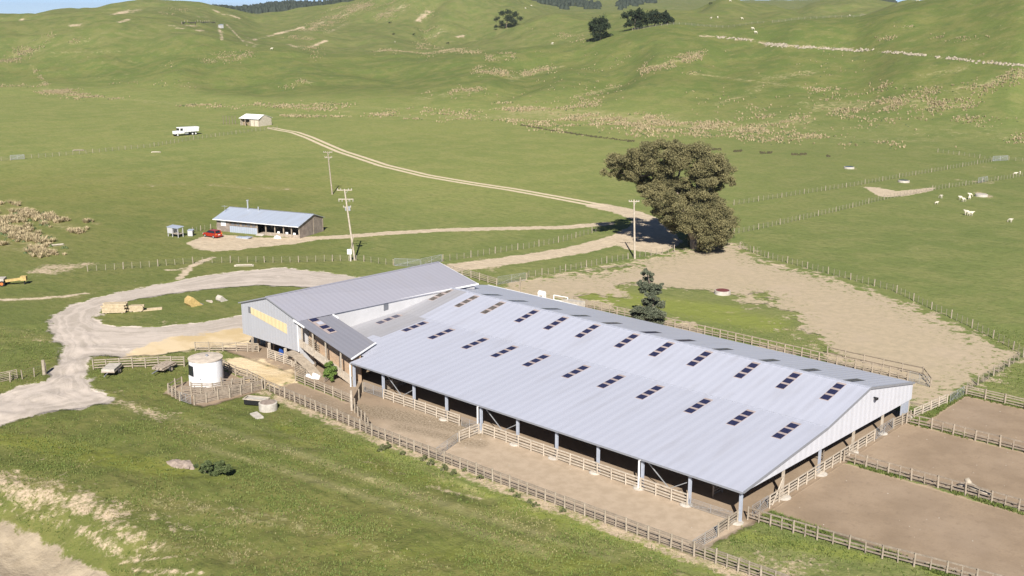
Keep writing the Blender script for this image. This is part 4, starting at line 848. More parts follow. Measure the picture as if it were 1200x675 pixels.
# ------------------------------------------------------------ water tank
tc = (-67.3, -11.45)
tk = empty('water_tank', (*tc, 0), 0, 'round white painted concrete tank with a stained lid and a dark door window', 'water tank')
MB().lathe([(1.98, -.1), (1.98, 3.25)], 48).build('wall', M['tank'], tk, smooth=False)
MB().lathe([(2.05, 3.25), (2.07, 3.38), (1.0, 3.50), (.05, 3.54)], 48).build('lid', M['tank_top'], tk)
MB().cyl((.2, .1, 3.5), (.2, .1, 3.75), .16, n=10).build('lid_cap', M['grey_trim'], tk)
for i, (an, z0, z1, w_, mt, nm) in enumerate([(-1.62, 1.5, 2.75, .95, 'glass_dark', 'window'), (-1.70, .05, 1.45, 1.0, 'white_trim', 'door')]):
    p = MB(); x, y = cos(an)*1.95, sin(an)*1.95; t = np.array((-sin(an), cos(an))); n_ = np.array((cos(an), sin(an)))
    c0 = np.array((x, y)); a, b_ = c0-t*w_/2, c0+t*w_/2
    p.beam((a[0]+n_[0]*.04, a[1]+n_[1]*.04, (z0+z1)/2), (b_[0]+n_[0]*.04, b_[1]+n_[1]*.04, (z0+z1)/2), .12, z1-z0)
    p.build(nm, M[mt], tk)
MB().cyl((1.98*cos(-.9), 1.98*sin(-.9)-.02, 1.3), (2.12*cos(-.9), 2.12*sin(-.9), 1.3), .07, n=8).build('outlet', M['grey_trim'], tk)

# ------------------------------------------------------------ cottage
fl_, fr_ = (-149.0, 42.6), (-129.9, 49.1); crz = atan2(fr_[1]-fl_[1], fr_[0]-fl_[0])
ct = empty('farm_cottage', (*fl_, H(*fl_)-.05), crz, 'long low farm building of weathered boards with a light blue iron roof and open porch', 'cottage')
L_, Wd = 20.2, 8.4; rz_ = [(-.7, 2.62), (4.9, 4.25), (8.8, 2.95)]
def czr(y): return float(np.interp(y, [a for a, b in rz_], [b for a, b in rz_]))
MB().slab([(-.5, -.7, czr(-.7)), (L_+.3, -.7, czr(-.7)), (L_+.3, 4.9, 4.25), (-.5, 4.9, 4.25)], .07).build('roof', M['cot_roof'], ct)
MB().slab([(-.5, 4.9, 4.25), (L_+.3, 4.9, 4.25), (L_+.3, 8.8, 2.95), (-.5, 8.8, 2.95)], .07).build('roof', M['cot_roof'], ct)
MB().beam((-.5, 4.9, 4.29), (L_+.3, 4.9, 4.29), .3, .04).build('ridge_cap', M['grey_trim'], ct)
MB().box(-.5, L_+.3, -.82, -.72, 2.5, 2.63).build('gutter', M['white_trim'], ct)
MB().box(0, 3.2, 0, .12, -.1, 2.75).build('wall', M['barn_board'], ct)
MB().box(3.2, 10.0, 0.02, .12, 1.4, 2.75).build('wall', M['bark'], ct)
for k in range(5): MB().box(3.6+1.3*k, 4.35+1.3*k, -.015, .02, 1.6, 2.5).build('window', M['glass_grey'], ct)
for x in (L_, 0.0): MB().prism([(0, -.1), (Wd, -.1), (Wd, 3.0), (4.9, 4.15), (0, 2.8)], 'x', x-.12, x).build('gable_wall', M['barn_board'], ct)
MB().box(0, L_, Wd-.12, Wd, -.1, 3.0).build('wall', M['barn_board'], ct)
MB().box(3.2, 10.0, -.08, -.0, -.1, 1.38).build('sliding_door', M['cot_roof'], ct)
MB().box(1.0, 2.2, -.04, .0, 1.25, 2.25).build('window', M['white_trim'], ct)
MB().box(10, L_-.1, 2.3, 2.4, 0, 3.2).build('porch_wall', M['in_shade'], ct)  # shade of the open porch put into the wall colour
for k in range(4): MB().box(10.8+2.35*k, 12.2+2.35*k, 2.24, 2.3, 1.0, 2.2).build('window', M['glass_dark'], ct)
for x in (10.0, 12.1, 14.3, 16.4, 18.3, L_-.1): MB().box(x-.1, x+.1, -.05, .12, -.1, 2.75).build('porch_post', M['rail'], ct)
MB().box(12.2, L_-.1, .05, .2, -.1, .75).build('porch_wall', M['wood_old'], ct)
MB().box(10.2, L_-.1, .2, 2.3, -.1, .35).build('porch_floor', M['wood_old'], ct)
st_ = MB()
for k in range(3): st_.box(10.2, 11.8, -.35*(3-k), -.35*(2-k), -.1, .12*(k+1))
st_.build('step', M['concrete'], ct)
for k, (x, m_) in enumerate([(14.9, 'white_trim'), (16.9, 'white_trim'), (18.7, 'white_trim')]): MB().box(x, x+.55, -.03, .05, .75, 1.15).build('sign_board' if 0 else 'trim_board', M[m_], ct)
for y, nm in ((5.0, 'trim_board'), (Wd-.05, 'trim_board'), (.03, 'trim_board')): MB().box(L_, L_+.05, y-.09, y+.09, -.1, czr(y)-.15).build(nm, M['rail'], ct)
for y, z0, z1 in ((4.4, 3.9, 6.0), ): MB().cyl((4.6, y, z0), (4.6, y, z1), .16, n=10).build('chimney', M['steel'], ct); MB().cyl((4.6, y, 5.9), (4.6, y, 6.15), .26, n=10).build('chimney_cap', M['steel'], ct)
MB().cyl((7.3, 4.3, 3.9), (7.3, 4.3, 4.9), .14, n=10).build('chimney', M['steel'], ct)
ar = MB(); ar.cyl((.2, 2.5, 3.3), (.2, 2.5, 5.0), .03, n=6); ar.cyl((-.5, 2.5, 4.8), (.8, 2.5, 4.8), .025, n=6)
for k in range(4): ar.cyl((-.4+.35*k, 2.1, 4.8), (-.4+.35*k, 2.9, 4.8), .02, n=5)
ar.build('aerial', M['steel'], ct)
MB().box(L_-.6, L_-.4, Wd, Wd+.7, 1, 2.9).build('side_porch', M['barn_board'], ct)

def lump(name, mat, c, r, seed=0, flat=.5, n=2, rough=.25, **kw):
    import bmesh
    bm = bmesh.new(); bmesh.ops.create_icosphere(bm, subdivisions=n, radius=1); rr = random.Random(seed)
    ph = [rr.uniform(0, 6) for _ in range(6)]
    for v in bm.verts:
        p = v.co; k = 1+rough*(sin(3*p.x+ph[0])*sin(3.3*p.y+ph[1])+.6*sin(7*p.x+ph[2]+5*p.z)*sin(6*p.y+ph[3]))+rr.uniform(-.06, .06)
        v.co = (p.x*r[0]*k, p.y*r[1]*k, max(p.z, -.15)*r[2]*k)
    me = bpy.data.meshes.new(name); bm.to_mesh(me); bm.free(); me.materials.append(mat)
    o = bpy.data.objects.new(name, me); COL.objects.link(o); o.location = c
    return o
a = at(325, 279); tag(lump('tarpaulin', M['white_trim'], (a[0], a[1], H(*a)), (.9, .6, .55), 3), 'crumpled white tarpaulin in front of the cottage porch', 'tarpaulin')
a = at(286, 279); o = MB().box(-1.6, 1.3, -.55, .55, .0, .22).box(.2, 1.7, -.5, .6, .221, .34).build('sheet_stack', M['cot_roof'], None, (a[0], a[1], H(*a))); o.rotation_euler = (0, 0, crz); tag(o, 'low stack of blue grey metal sheets on the dirt by the cottage', 'sheets')

# ------------------------------------------------------------ red hatchback
p0, p1 = at(248.5, 279.3), at(236.0, 276.6); crz2 = atan2(p1[1]-p0[1], p1[0]-p0[0])
cc = at(246, 278.2); car = empty('parked_car', (cc[0], cc[1]+.6, H(*cc)), crz2+.1, 'small red hatchback parked beside the cottage with its rear to the camera', 'car')
body = MB(); body.prism([(-1.95, .28), (1.95, .28), (1.98, .62), (1.75, .82), (.95, .95), (-1.9, 1.0), (-2.0, .7)], 'y', -.83, .83); body.build('body', M['car_red'], car, bevel=.09)
cab = MB(); cab.add([(-1.85,-.76,.98),(1.1,-.76,.93),(1.1,.76,.93),(-1.85,.76,.98),(-1.45,-.6,1.46),(.25,-.6,1.47),(.25,.6,1.47),(-1.45,.6,1.46)], [(0,3,2,1),(4,5,6,7),(0,1,5,4),(1,2,6,5),(2,3,7,6),(3,0,4,7)])
cab.build('cabin_glass', M['glass_dark'], car, bevel=.05)
rf = MB().slab([(-1.5,-.6,1.50),(.22,-.6,1.51),(.22,.6,1.51),(-1.5,.6,1.50)], .05).build('car_roof', M['car_red'], car)
for sy in (-1, 1):
    MB().beam((-1.5, .66*sy, 1.47), (-1.87, .78*sy, 1.0), .12, .12).build('pillar', M['car_red'], car)
    MB().box(-2.03, -1.93, *sorted((.55*sy, .82*sy)), .72, 1.0).build('taillight', M['car_orange'], car)
    MB().box(1.86, 1.96, *sorted((.5*sy, .8*sy)), .6, .76).build('headlight', M['white_trim'], car)
    for x in (-1.25, 1.25):
        wl = MB().cyl((x, .66*sy, .31), (x, .86*sy, .31), .31, n=16).build('wheel', M['rubber'], car)
        MB().cyl((x, .85*sy, .31), (x, .875*sy, .31), .19, n=12).build('rim', M['steel'], wl)
MB().box(-2.06, -2.0, -.25, .25, .62, .76).build('number_plate', M['white_trim'], car)
MB().box(-2.08, -1.9, -.8, .8, .3, .5).build('bumper', M['car_red'], car)

# ------------------------------------------------------------ dog kennels
def kennel():
    a = at(206.5, 277.3); k = empty('dog_kennel', (a[0], a[1], H(*a)), crz-.15, 'white dog kennel on legs with a wire run joined to it', 'dog kennel')
    MB().box(-1.7, -.35, -.7, .7, .7, 1.9).build('box', M['clad_white'], k); MB().slab([(-1.85,-.8,1.95),(1.5,-.8,1.95),(1.5,.9,2.15),(-1.85,.9,2.15)], .06).build('roof', M['cot_roof'], k)
    MB().box(-.36, -.33, -.3, .3, .75, 1.4).build('doorway', M['black'], k)
    MB().box(-.3, 1.4, -.7, .7, .68, .76).build('floor', M['wood_old'], k)
    for x, y in ((-1.6,-.6),(-1.6,.6),(-.3,-.62),(-.3,.62),(1.35,-.62),(1.35,.62)): MB().box(x-.06, x+.06, y-.06, y+.06, -.05, 1.95 if x > -1 else .7).build('leg', M['clad_white'], k)
    for y in (-.66, .66):
        for x in np.arange(-.1, 1.3, .2): MB().cyl((x, y, .75), (x, y, 1.95), .012, n=4).build('bar', M['steel'], k)
    return k
kennel()
a = at(224, 276.5); k = empty('kennel_box', (a[0], a[1], H(*a)), crz+.3, 'small upright pale box standing between the kennel and the red car', 'box')
MB().box(-.5, .5, -.45, .45, .05, 1.2).build('body', M['clad_white'], k); MB().slab([(-.58,-.52,1.22),(.58,-.52,1.22),(.58,.52,1.34),(-.58,.52,1.34)], .05).build('lid', M['cot_roof'], k)
MB().box(.502, .52, -.3, .3, .2, .9).build('door', M['glass_dark'], k)
wire_fence('low netting fence between the cottage and the kennels', A2([(226, 272.5), (240, 269.5), (254, 268)]), h=1.0, gap=2.4, bgap=1.2, bw=.05)

# ------------------------------------------------------------ white tip truck
q0, q1 = at(228.5, 157.3), at(206, 159.3); trz = atan2(q1[1]-q0[1], q1[0]-q0[0])
c_ = at(203.5, 159.8); tr_ = empty('tip_truck', (c_[0], c_[1], H(*c_)), trz, 'white bonneted tip truck standing on the far green paddock', 'truck')
def tb(x0, x1, y0, y1, z0, z1): return MB().box(-x1, -x0, y0, y1, z0, z1)
tb(0.1, 1.9, -.95, .95, .75, 1.85).build('bonnet', M['white_paint'], tr_, bevel=.12)
tb(1.9, 3.9, -1.15, 1.15, .8, 3.1).build('cab', M['white_paint'], tr_, bevel=.12)
tb(1.86, 1.9, -1.0, 1.0, 1.95, 2.8).build('windscreen', M['glass_dark'], tr_)
for s_ in (-1, 1):
    tb(2.2, 3.2, *sorted((1.15*s_, 1.18*s_)), 1.9, 2.75).build('side_window', M['glass_dark'], tr_)
    for x in (1.0, 7.0, 8.3):
        wl = MB().cyl((-x, .85*s_, .52), (-x, 1.2*s_, .52), .52, n=16).build('wheel', M['rubber'], tr_); MB().cyl((-x, 1.18*s_, .52), (-x, 1.23*s_, .52), .3, n=12).build('rim', M['white_paint'], wl)
    tb(.35, 1.7, *sorted((.9*s_, 1.22*s_)), 1.0, 1.2).build('mudguard', M['white_paint'], tr_)
    tb(4.2, 5.4, *sorted((.75*s_, 1.1*s_)), .55, 1.05).build('fuel_tank', M['steel'], tr_)
tb(1.5, 9.3, -.45, .45, .7, .95).build('chassis', M['grey_trim'], tr_)
b_ = MB().add([(-4.1,-1.2,1.25),(-9.6,-1.2,1.25),(-9.6,1.2,1.25),(-4.1,1.2,1.25),(-4.0,-1.25,3.05),(-9.9,-1.25,2.9),(-9.9,1.25,2.9),(-4.0,1.25,3.05)], [(0,3,2,1),(4,5,6,7),(0,1,5,4),(1,2,6,5),(2,3,7,6),(3,0,4,7)]); b_.build('tipper_bin', M['white_paint'], tr_, bevel=.06)
for k in range(6): tb(4.5+k, 4.6+k, -1.29, 1.29, 1.3, 2.85).build('bin_rib', M['clad_white'], tr_)

# ------------------------------------------------------------ far hay shed
ax, bx_, cx_ = at(282, 147), at(300.5, 148.2), at(317, 146.8); arz = atan2(bx_[1]-ax[1], bx_[0]-ax[0])
LA = 9.5; LB = 7.5; u_ = np.array((cos(arz), sin(arz)))
M['pale_board'] = timber('pale bleached boards', (.66, .60, .50), (.50, .44, .35))
fs = empty('hay_shed', (ax[0], ax[1], H(*ax)), arz, 'small far shed with a bright white roof and cream hay bales in its open front', 'shed')
MB().slab([(-.4,-.5,2.9),(LA+.4,-.5,2.9),(LA+.1,3.2,4.4),(.3,3.2,4.4)], .08).build('roof', M['white_trim'], fs); MB().slab([(.3,3.2,4.4),(LA+.1,3.2,4.4),(LA+.4,LB+.4,2.9),(-.4,LB+.4,2.9)], .08).build('roof', M['white_trim'], fs)
MB().prism([(0,0),(LB,0),(LB,2.9),(3.2,4.3),(0,2.9)], 'x', LA-.1, LA).build('gable_wall', M['pale_board'], fs); MB().prism([(0,0),(LB,0),(LB,2.9),(3.2,4.3),(0,2.9)], 'x', 0, .1).build('gable_wall', M['pale_board'], fs)
MB().box(0, LA, LB-.1, LB, 0, 2.9).build('wall', M['pale_board'], fs)
for x in (.1, 2.5, 4.9, 7.2, LA-.1): MB().box(x-.12, x+.12, -.1, .12, 0, 2.85).build('post', M['wood_old'], fs)
for x in (.9, 3.2, 5.6): 
    h_ = MB(); h_.cyl((x+.6, .5, .75), (x+.6, 2.2, .75), .75, n=14); h_.build('hay_panel', M['straw'], fs)
MB().box(5.2, LA-.1, .02, .12, 0, 2.5).build('front_wall', M['pale_board'], fs)
for k in range(5):
    a = at(262+3.5*k, 145.6); o = MB().cyl((0, 0, -.1), (0, 0, 3.4), .13, n=6).build('yard_pole', M['rail_dark'], None, (a[0], a[1], H(*a))); tag(o, 'dark upright pole in the row left of the far white roofed shed', 'pole', 'dark poles beside the far shed')

# ------------------------------------------------------------ power poles
def plane_at(base, x, y, off=0):
    D0 = (base[0]-CAM[0])*HF[0]+(base[1]-CAM[1])*HF[1]+off; u, s = pix(x, y)
    return np.array((CAM[0]+D0*(HF[0]+float(u)*HR[0]), CAM[1]+D0*(HF[1]+float(u)*HR[1]), CAM[2]+D0*float(s)))
def power_pole(label, bpx, tpx, arms, r=.17, mat='rail_pale', rz=0, extra=None):
    a = at(*bpx); b = np.array((a[0], a[1], H(*a))); t = plane_at(a, *tpx)-b
    root = empty('power_pole', b, 0, label, 'power pole', 'power poles')
    MB().cyl((0, 0, -.4), t, r, r*.62, 12).build('pole', M[mat], root)
    d = np.array((cos(rz), sin(rz), 0))
    for f, hl, br in arms:
        c = t*f; o = MB().beam(c-d*hl, c+d*hl, .12, .14).build('crossarm', M[mat], root)
        for k in ((-1, -.55, .55, 1) if hl > .8 else (-1, 1)):
            p = c+d*hl*k*.93; MB().cyl(p+np.array((0, 0, .06)), p+np.array((0, 0, .30 if not br else -.45)), .07, .05, 8).build('insulator', M['insul'], o)
        if hl > .8:
            MB().beam(c+d*hl*.5, c-np.array((0, 0, .8)), .04, .04).build('arm_brace', M['steel'], root)
    return root, t, d
AR = atan2(HR[1], HR[0])
root, t, d = power_pole('tall leaning power pole with three crossarms beside the woolshed fence', (416, 305), (403.6, 221.5), [(.985, 1.35, 0), (.86, 1.35, 1), (.75, .7, 0)], .19, 'rail_pale', AR)
MB().cyl(t*.70+d*.35, t*.76+d*.35, .22, n=12).build('transformer', M['steel'], root)
MB().cyl(t*.70-d*.3, t*.75-d*.3, .13, n=12).build('transformer', M['steel'], root)
a = at(411, 306); mb_ = empty('meter_box', (a[0], a[1], H(*a)), AR, 'white meter box on a short grey post beside the leaning power pole', 'meter box')
MB().box(-.15, .15, -.15, .15, -.2, 1.4).build('post', M['concrete'], mb_); MB().box(-.55, .25, -.25, .25, 1.3, 2.2).build('cabinet', M['white_trim'], mb_, bevel=.03)
MB().cyl((.1, 0, 2.2), (.7, .2, 4.8), .06, n=8).build('conduit', M['rail_pale'], mb_)
power_pole('brown weathered power pole in the paddock behind the cottage', (389.5, 228), (384, 177.5), [(.98, 1.1, 0), (.86, .9, 0)], .18, 'wood_old', AR)
root, t, d = power_pole('upright pale power pole standing between the track and the big tree', (744, 303), (743, 234), [(.97, .95, 0)], .2, 'rail_pale', AR)

# ------------------------------------------------------------ things lying about
def lumber(label, px, L, W, Hh, rz, n, mat='wood_new', name='timber_stack'):
    a = at(*px); r = empty(name, (a[0], a[1], H(*a)), rz, label, 'timber stack', None)
    for i in range(n):
        z = .12+Hh*i/n; m = MB(); k = max(3, int(W/.32))
        for j in range(k):
            y = -W/2+W*(j+.5)/k; dl = random.uniform(-.22, .22); m.box(-L/2+dl, L/2+dl+random.uniform(-.1, .1), y-W/k*.45, y+W/k*.45, z, z+Hh/n*.86)
        m.build('timber_layer', M[mat if i % 3 else 'wood_old' if mat == 'wood_old' else mat], r)
    b = MB()
    for x in (-L*.35, L*.35): b.box(x-.06, x+.06, -W/2, W/2, -.05, .11)
    b.build('bearer', M['wood_old'], r); return r
lumber('large stack of fresh sawn timber on the grass inside the road loop', (135, 366), 3.3, 1.5, 1.35, AR+.12, 6)
lumber('smaller stack of fresh sawn timber behind the large one', (160, 364.5), 2.0, 1.1, .8, AR+.12, 4)
a = at(174, 364); o = MB().box(-2.2, 1.9, -.15, .15, 0, .12).box(-.2, 2.0, .2, .75, 0, .22).build('plank', M['wood_new'], None, (a[0], a[1], H(*a))); o.rotation_euler = (0, 0, AR+.35); tag(o, 'loose sawn planks lying right of the timber stacks', 'planks')
def bucket(label, px, rz, s, mat):
    a = at(*px); r = empty('digger_bucket', (a[0], a[1], H(*a)), rz, label, 'digger bucket')
    m = MB(); pr = [(-.9, 0), (.7, 0), (.95, .35), (.85, .9), (.35, 1.25), (.25, 1.15), (.7, .8), (.78, .4), (.6, .14), (-.9, .1)]
    m.prism([(x*s, z*s) for x, z in pr], 'y', -.75*s, .75*s)
    m.build('shell', M[mat], r)
    for y in (-.8, .74): MB().prism([(x*s, z*s) for x, z in [(-.9, 0), (.7, 0), (.95, .35), (.85, .9), (.35, 1.25)]], 'y', y*s, (y+.06)*s).build('side_plate', M[mat], r)
    for k in range(4): MB().box(-1.08*s, -.88*s, (-.6+.38*k)*s, (-.5+.38*k)*s, 0, .1*s).build('tooth', M['grey_trim'], r)
    return r
bucket('yellow digger bucket standing on the grass loop', (227, 357.5), AR-2.4, 1.15, 'machine_yellow')
bucket('small grey digger bucket right of the yellow one', (260, 352.5), AR-2.3, .75, 'concrete')
a = at(246, 353.5); tag(lump('soil_clod', M['rock'], (a[0], a[1], H(*a)), (.8, .35, .22), 8), 'small pale lump of earth between the two digger buckets', 'clod')
def trailer(label, px, rz, load):
    a = at(*px); r = empty('farm_trailer', (a[0], a[1], H(*a)), rz, label, 'trailer')
    MB().box(-1.35, 1.35, -.85, .85, .52, .64).build('deck', M['wood_old'], r)
    if load == 'box': MB().box(-1.3, 1.3, -.8, .8, .64, .95).build('tray_cover', M['concrete'], r)
    else:
        for k in range(6): MB().cyl((-1.4+random.uniform(-.1, .1), -.65+.26*k, .78), (1.35, -.6+.24*k, .8), .13, n=8).build('log', M['wood_old'], r)
    for s_ in (-1, 1):
        wl = MB().cyl((0, .88*s_, .36), (0, 1.1*s_, .36), .36, n=14).build('wheel', M['rubber'], r); MB().cyl((0, 1.08*s_, .36), (0, 1.12*s_, .36), .2, n=10).build('rim', M['rail_pale'], wl)
    MB().beam((-1.3, 0, .5), (-2.5, 0, .42), .1, .1).build('drawbar', M['grey_trim'], r); return r
trailer('small flat trailer with a pale flat cover by the road fence', (131.5, 437.5), AR+1.55, 'box')
trailer('small trailer stacked with round logs between fence and tank', (193, 434.5), AR+1.25, 'logs')
a = at(199, 430); 
a = at(296, 476); r = empty('stock_trough', (a[0], a[1]+.6, H(*a)), AR-.25, 'rectangular dark stock trough with a pale rim lying on the grass bank', 'trough')
MB().box(-1.35, 1.35, -.55, .55, .15, .75).build('tub', M['black'], r); rm = MB()
for x0, x1, y0, y1 in ((-1.45, 1.45, -.65, -.5), (-1.45, 1.45, .5, .65), (-1.45, -1.3, -.5, .5), (1.3, 1.45, -.5, .5)): rm.box(x0, x1, y0, y1, .75, .86)
rm.build('rim', M['rail_pale'], r); MB().box(-1.2, 1.2, -.45, .45, .751, .80).build('lining', M['concrete'], r)
a = at(311, 481); r = empty('concrete_ring', (a[0], a[1]+.4, H(*a)), 0, 'round pale concrete tank base beside the dark trough', 'concrete ring')
MB().lathe([(1.05, -.05), (1.05, .85), (.92, .9)], 28).build('wall', M['concrete'], r); MB().lathe([(.88, .84), (.87, .92), (.02, .95)], 24).build('fill', M['soilheap'], r)
a = at(301, 488); o = MB().box(-.9, .9, -.45, .45, -.05, .2).build('concrete_slab', M['concrete'], None, (a[0], a[1], H(*a)), bevel=.04); o.rotation_euler = (.05, .04, -.2); tag(o, 'flat broken concrete slab in front of the concrete ring', 'slab')
a = at(843, 345.5); r = empty('water_trough', (a[0], a[1]+.9, 0), 0, 'round concrete water trough with rusty red water in the dusty back paddock', 'trough')
MB().lathe([(1.32, -.05), (1.25, .58), (1.12, .60)], 28).build('wall', M['concrete'], r); MB().lathe([(1.10, .585), (1.10, .607), (.02, .608)], 28).build('water', simple('rusty red trough floor', (.20, .06, .055), .4, var=.2), r)
for px, lab in (((995, 197.5), 'flat pale round trough in the far green paddock above the upper fence'), ((1059, 213.5), 'small round concrete trough between the two far fences'), ((1150, 230), 'pale concrete trough where the sheep gather')):
    a = at(*px); r = empty('water_trough', (a[0], a[1], H(*a)), 0, lab, 'trough'); MB().lathe([(1.5, -.05), (1.45, .5), (1.3, .55)], 20).build('wall', M['concrete'], r); MB().lathe([(1.28, .53), (1.28, .56), (.02, .561)], 20).build('water', M['glass_dark'] if px[0] != 1150 else M['concrete'], r)
for px, L, rz, nm, lab in (((286, 311.8), 1.7, AR+.05, 'plank_bundle', 'pale plank bundle lying in front of the batten fence above the gravel road'), ((66, 288), 1.4, AR+.5, 'plank', 'single pale plank lying below the rush clumps'), ((183, 178.7), 1.5, AR, 'slab', 'small pale slab alone in the left paddock'), ((92, 176.5), 1.8, AR+.1, 'pallet_heap', 'grey heap of pallets behind the long left fence')):
    a = at(*px); o = MB().box(-L, L, -.28, .28, 0, .22).box(-L*.8, L*.9, -.5, .0, .221, .36).build(nm, M['pale_board'] if nm != 'pallet_heap' else M['wood_old'], None, (a[0], a[1], H(*a))); o.rotation_euler = (0, 0, rz); tag(o, lab, nm.split('_')[0])
# yellow implement at the left edge
a = at(9, 334); r = empty('farm_implement', (a[0], a[1], H(*a)), AR+.15, 'farm implement with grey tray, orange wheel hub and yellow boom at the left edge', 'implement')
MB().box(-3.4, -.3, -.9, .9, .85, 1.25).build('tray', M['concrete'], r); MB().box(-3.4, -.3, -.7, .7, .45, .8).build('chassis', M['black'], r)
MB().beam((-.2, -.2, .75), (2.9, -.1, 1.1), .35, .4).build('boom', M['machine_yellow'], r); MB().box(2.2, 3.1, -.45, .4, .75, 1.45).build('boom_head', M['machine_yellow'], r)
for x in (-2.9, -.6):
    for s_ in (-1, 1):
        wl = MB().cyl((x, .75*s_, .45), (x, 1.05*s_, .45), .45, n=14).build('wheel', M['rubber'], r); MB().cyl((x, 1.03*s_, .45), (x, 1.08*s_, .45), .26, n=10).build('hub', M['machine_orange'], wl)
MB().beam((2.7, 0, 0), (2.7, 0, .8), .15, .15).build('stand', M['black'], r)
# pale things by the far side fence, heap by the ramp, hut on the hill
for px, s_, lab in (((635, 349), (.9, .7, 1.0), 'white tank like drum beside the back fence'), ((657, 356), (1.1, .6, .8), 'white open pen frame beside the back fence')):
    a = at(*px); b0 = (a[0], a[1], H(*a))
    if px[0] == 635: o = MB().cyl((-.5, 0, .7), (.5, 0, .7), .45, n=16).box(-.5, -.35, -.45, .45, 0, .4).box(.35, .5, -.45, .45, 0, .4).build('white_drum', M['white_trim'], None, b0)
    else:
        o = MB()
        for x in (-1.3, 1.3): o.box(x-.06, x+.06, -.06, .06, 0, 1.2)
        for z in (.4, 1.15): o.box(-1.3, 1.3, -.04, .04, z, z+.12)
        o = o.build('open_frame', M['white_trim'], None, b0)
    o.rotation_euler = (0, 0, .1); tag(o, lab, 'drum' if px[0] == 635 else 'pen frame')
a = at(672, 359.5); o = MB().slab([(-1.8, -.6, .9), (1.8, -.6, 1.1), (1.8, .6, 1.1), (-1.8, .6, .9)], .9).build('white_block', M['concrete'], None, (a[0], a[1], 0)); tag(o, 'pale concrete block beside the netting of the back fence', 'block')
a = at(368, 441.5); tag(lump('sack_heap', M['white_trim'], (a[0], a[1], H(*a)), (1.3, .7, .45), 5), 'heap of white sacks behind the rails under the woolshed ramp', 'sacks')
o = MB().box(-.25, .25, -.2, .2, .3, .9).box(-.18, .18, -.15, .15, .9, 1.15).build('blue_drum', M['blue'], None, (-69.3, .9, 0)); tag(o, 'blue plastic drum in the shade under the woolshed', 'drum')
a = at(259, 33, 300); hz = H(*a[:2]) if False else H(*a); r = empty('hill_hut', (a[0], a[1], hz), 0, 'tiny pale hut on the skyline above a bare scrape', 'hut')
MB().box(-1.6, 1.6, -1.4, 1.4, 0, 2.6).build('wall', M['clad_white'], r); MB().slab([(-1.8,-1.6,2.7),(1.8,-1.6,2.7),(1.8,1.6,3.2),(-1.8,1.6,3.2)], .15).build('roof', M['cot_roof'], r)
pA, pB = at(213, 28.3, 300), at(252, 27.3, 300); m = MB(); n_ = 14
o = empty('stock_rail', (pA[0], pA[1], H(*pA)), 0, 'long pale rail wall on the left skyline crest', 'fence')
for k in range(2): MB().beam((0, 0, .5+.7*k), (pB[0]-pA[0], pB[1]-pA[1], H(*pB)-H(*pA)+.5+.7*k), .1, .55).build('rail', M['rail_pale'], o)
for k in range(n_+1):
    x, y = (pB[0]-pA[0])*k/n_, (pB[1]-pA[1])*k/n_; z = H(pA[0]+x, pA[1]+y)-H(*pA); MB().box(x-.15, x+.15, y-.15, y+.15, z-.3, z+1.9).build('post', M['rail'], o)
# bleached log in the middle pen
a = at(1150, 570.5); r = empty('fallen_log', (13.2, 19.62, 0), .06, 'bleached white fallen log lying against the pen fence', 'log')
lg = MB(); lg.cyl((-1.5, .1, .55), (-.6, .15, .85), .16, .34, 9); lg.cyl((-.6, .15, .85), (.3, .1, .62), .36, .26, 9); lg.cyl((.3, .1, .62), (1.5, 0, .5), .26, .16, 9); lg.build('trunk', M['rock'], r, smooth=True)
l2 = MB(); l2.cyl((-.5, .15, .9), (-.9, .3, 1.35), .3, .24, 9); l2.cyl((.9, 0, .6), (1.15, -.1, 1.0), .12, .06, 8); l2.cyl((-.5, .1, .7), (-.7, -.2, 0), .12, .1, 8); l2.cyl((1.0, .1, .5), (1.1, .3, 0), .1, .08, 8); l2.build('limb', M['rock'], r, smooth=True)
a = at(212, 544); tag(lump('soil_heap', M['soilheap'], (a[0], a[1], H(*a)-.1), (1.5, .9, .45), 11, rough=.35, n=3), 'low heap of pinkish soil beside the round bush on the grass bank', 'soil heap')
a = at(12, 188)

# ------------------------------------------------------------ sheep
def sheep_mesh():
    import bmesh
    vs = [(0, -.34, .62, .20), (0, -.1, .64, .235), (0, .18, .64, .235), (0, .40, .66, .19), (0, .55, .76, .11), (0, .66, .82, .085), (0, .80, .76, .05)]
    es = [(0, 1), (1, 2), (2, 3), (3, 4), (4, 5), (5, 6)]
    for x in (-.14, .14):
        for y, j in ((-.34, 0), (.36, 3)):
            k = len(vs); vs += [(x, y, .42, .085), (x, y-.02, .22, .045), (x, y, .02, .035)]; es += [(j, k), (k, k+1), (k+1, k+2)]
    me = bpy.data.meshes.new('sheep_rig'); me.from_pydata([v[:3] for v in vs], es, [])
    o = bpy.data.objects.new('sheep_rig', me); COL.objects.link(o)
    o.modifiers.new('s', 'SKIN')
    for i, v in enumerate(vs): me.skin_vertices[0].data[i].radius = (v[3], v[3])
    me.skin_vertices[0].data[0].use_root = True
    o.modifiers.new('u', 'SUBSURF').levels = 1
    dg = bpy.context.evaluated_depsgraph_get(); out = bpy.data.meshes.new_from_object(o.evaluated_get(dg)); bpy.data.objects.remove(o)
    out.name = 'sheep'; out.materials.clear(); out.materials.append(M['wool']); return out
SH = sheep_mesh()
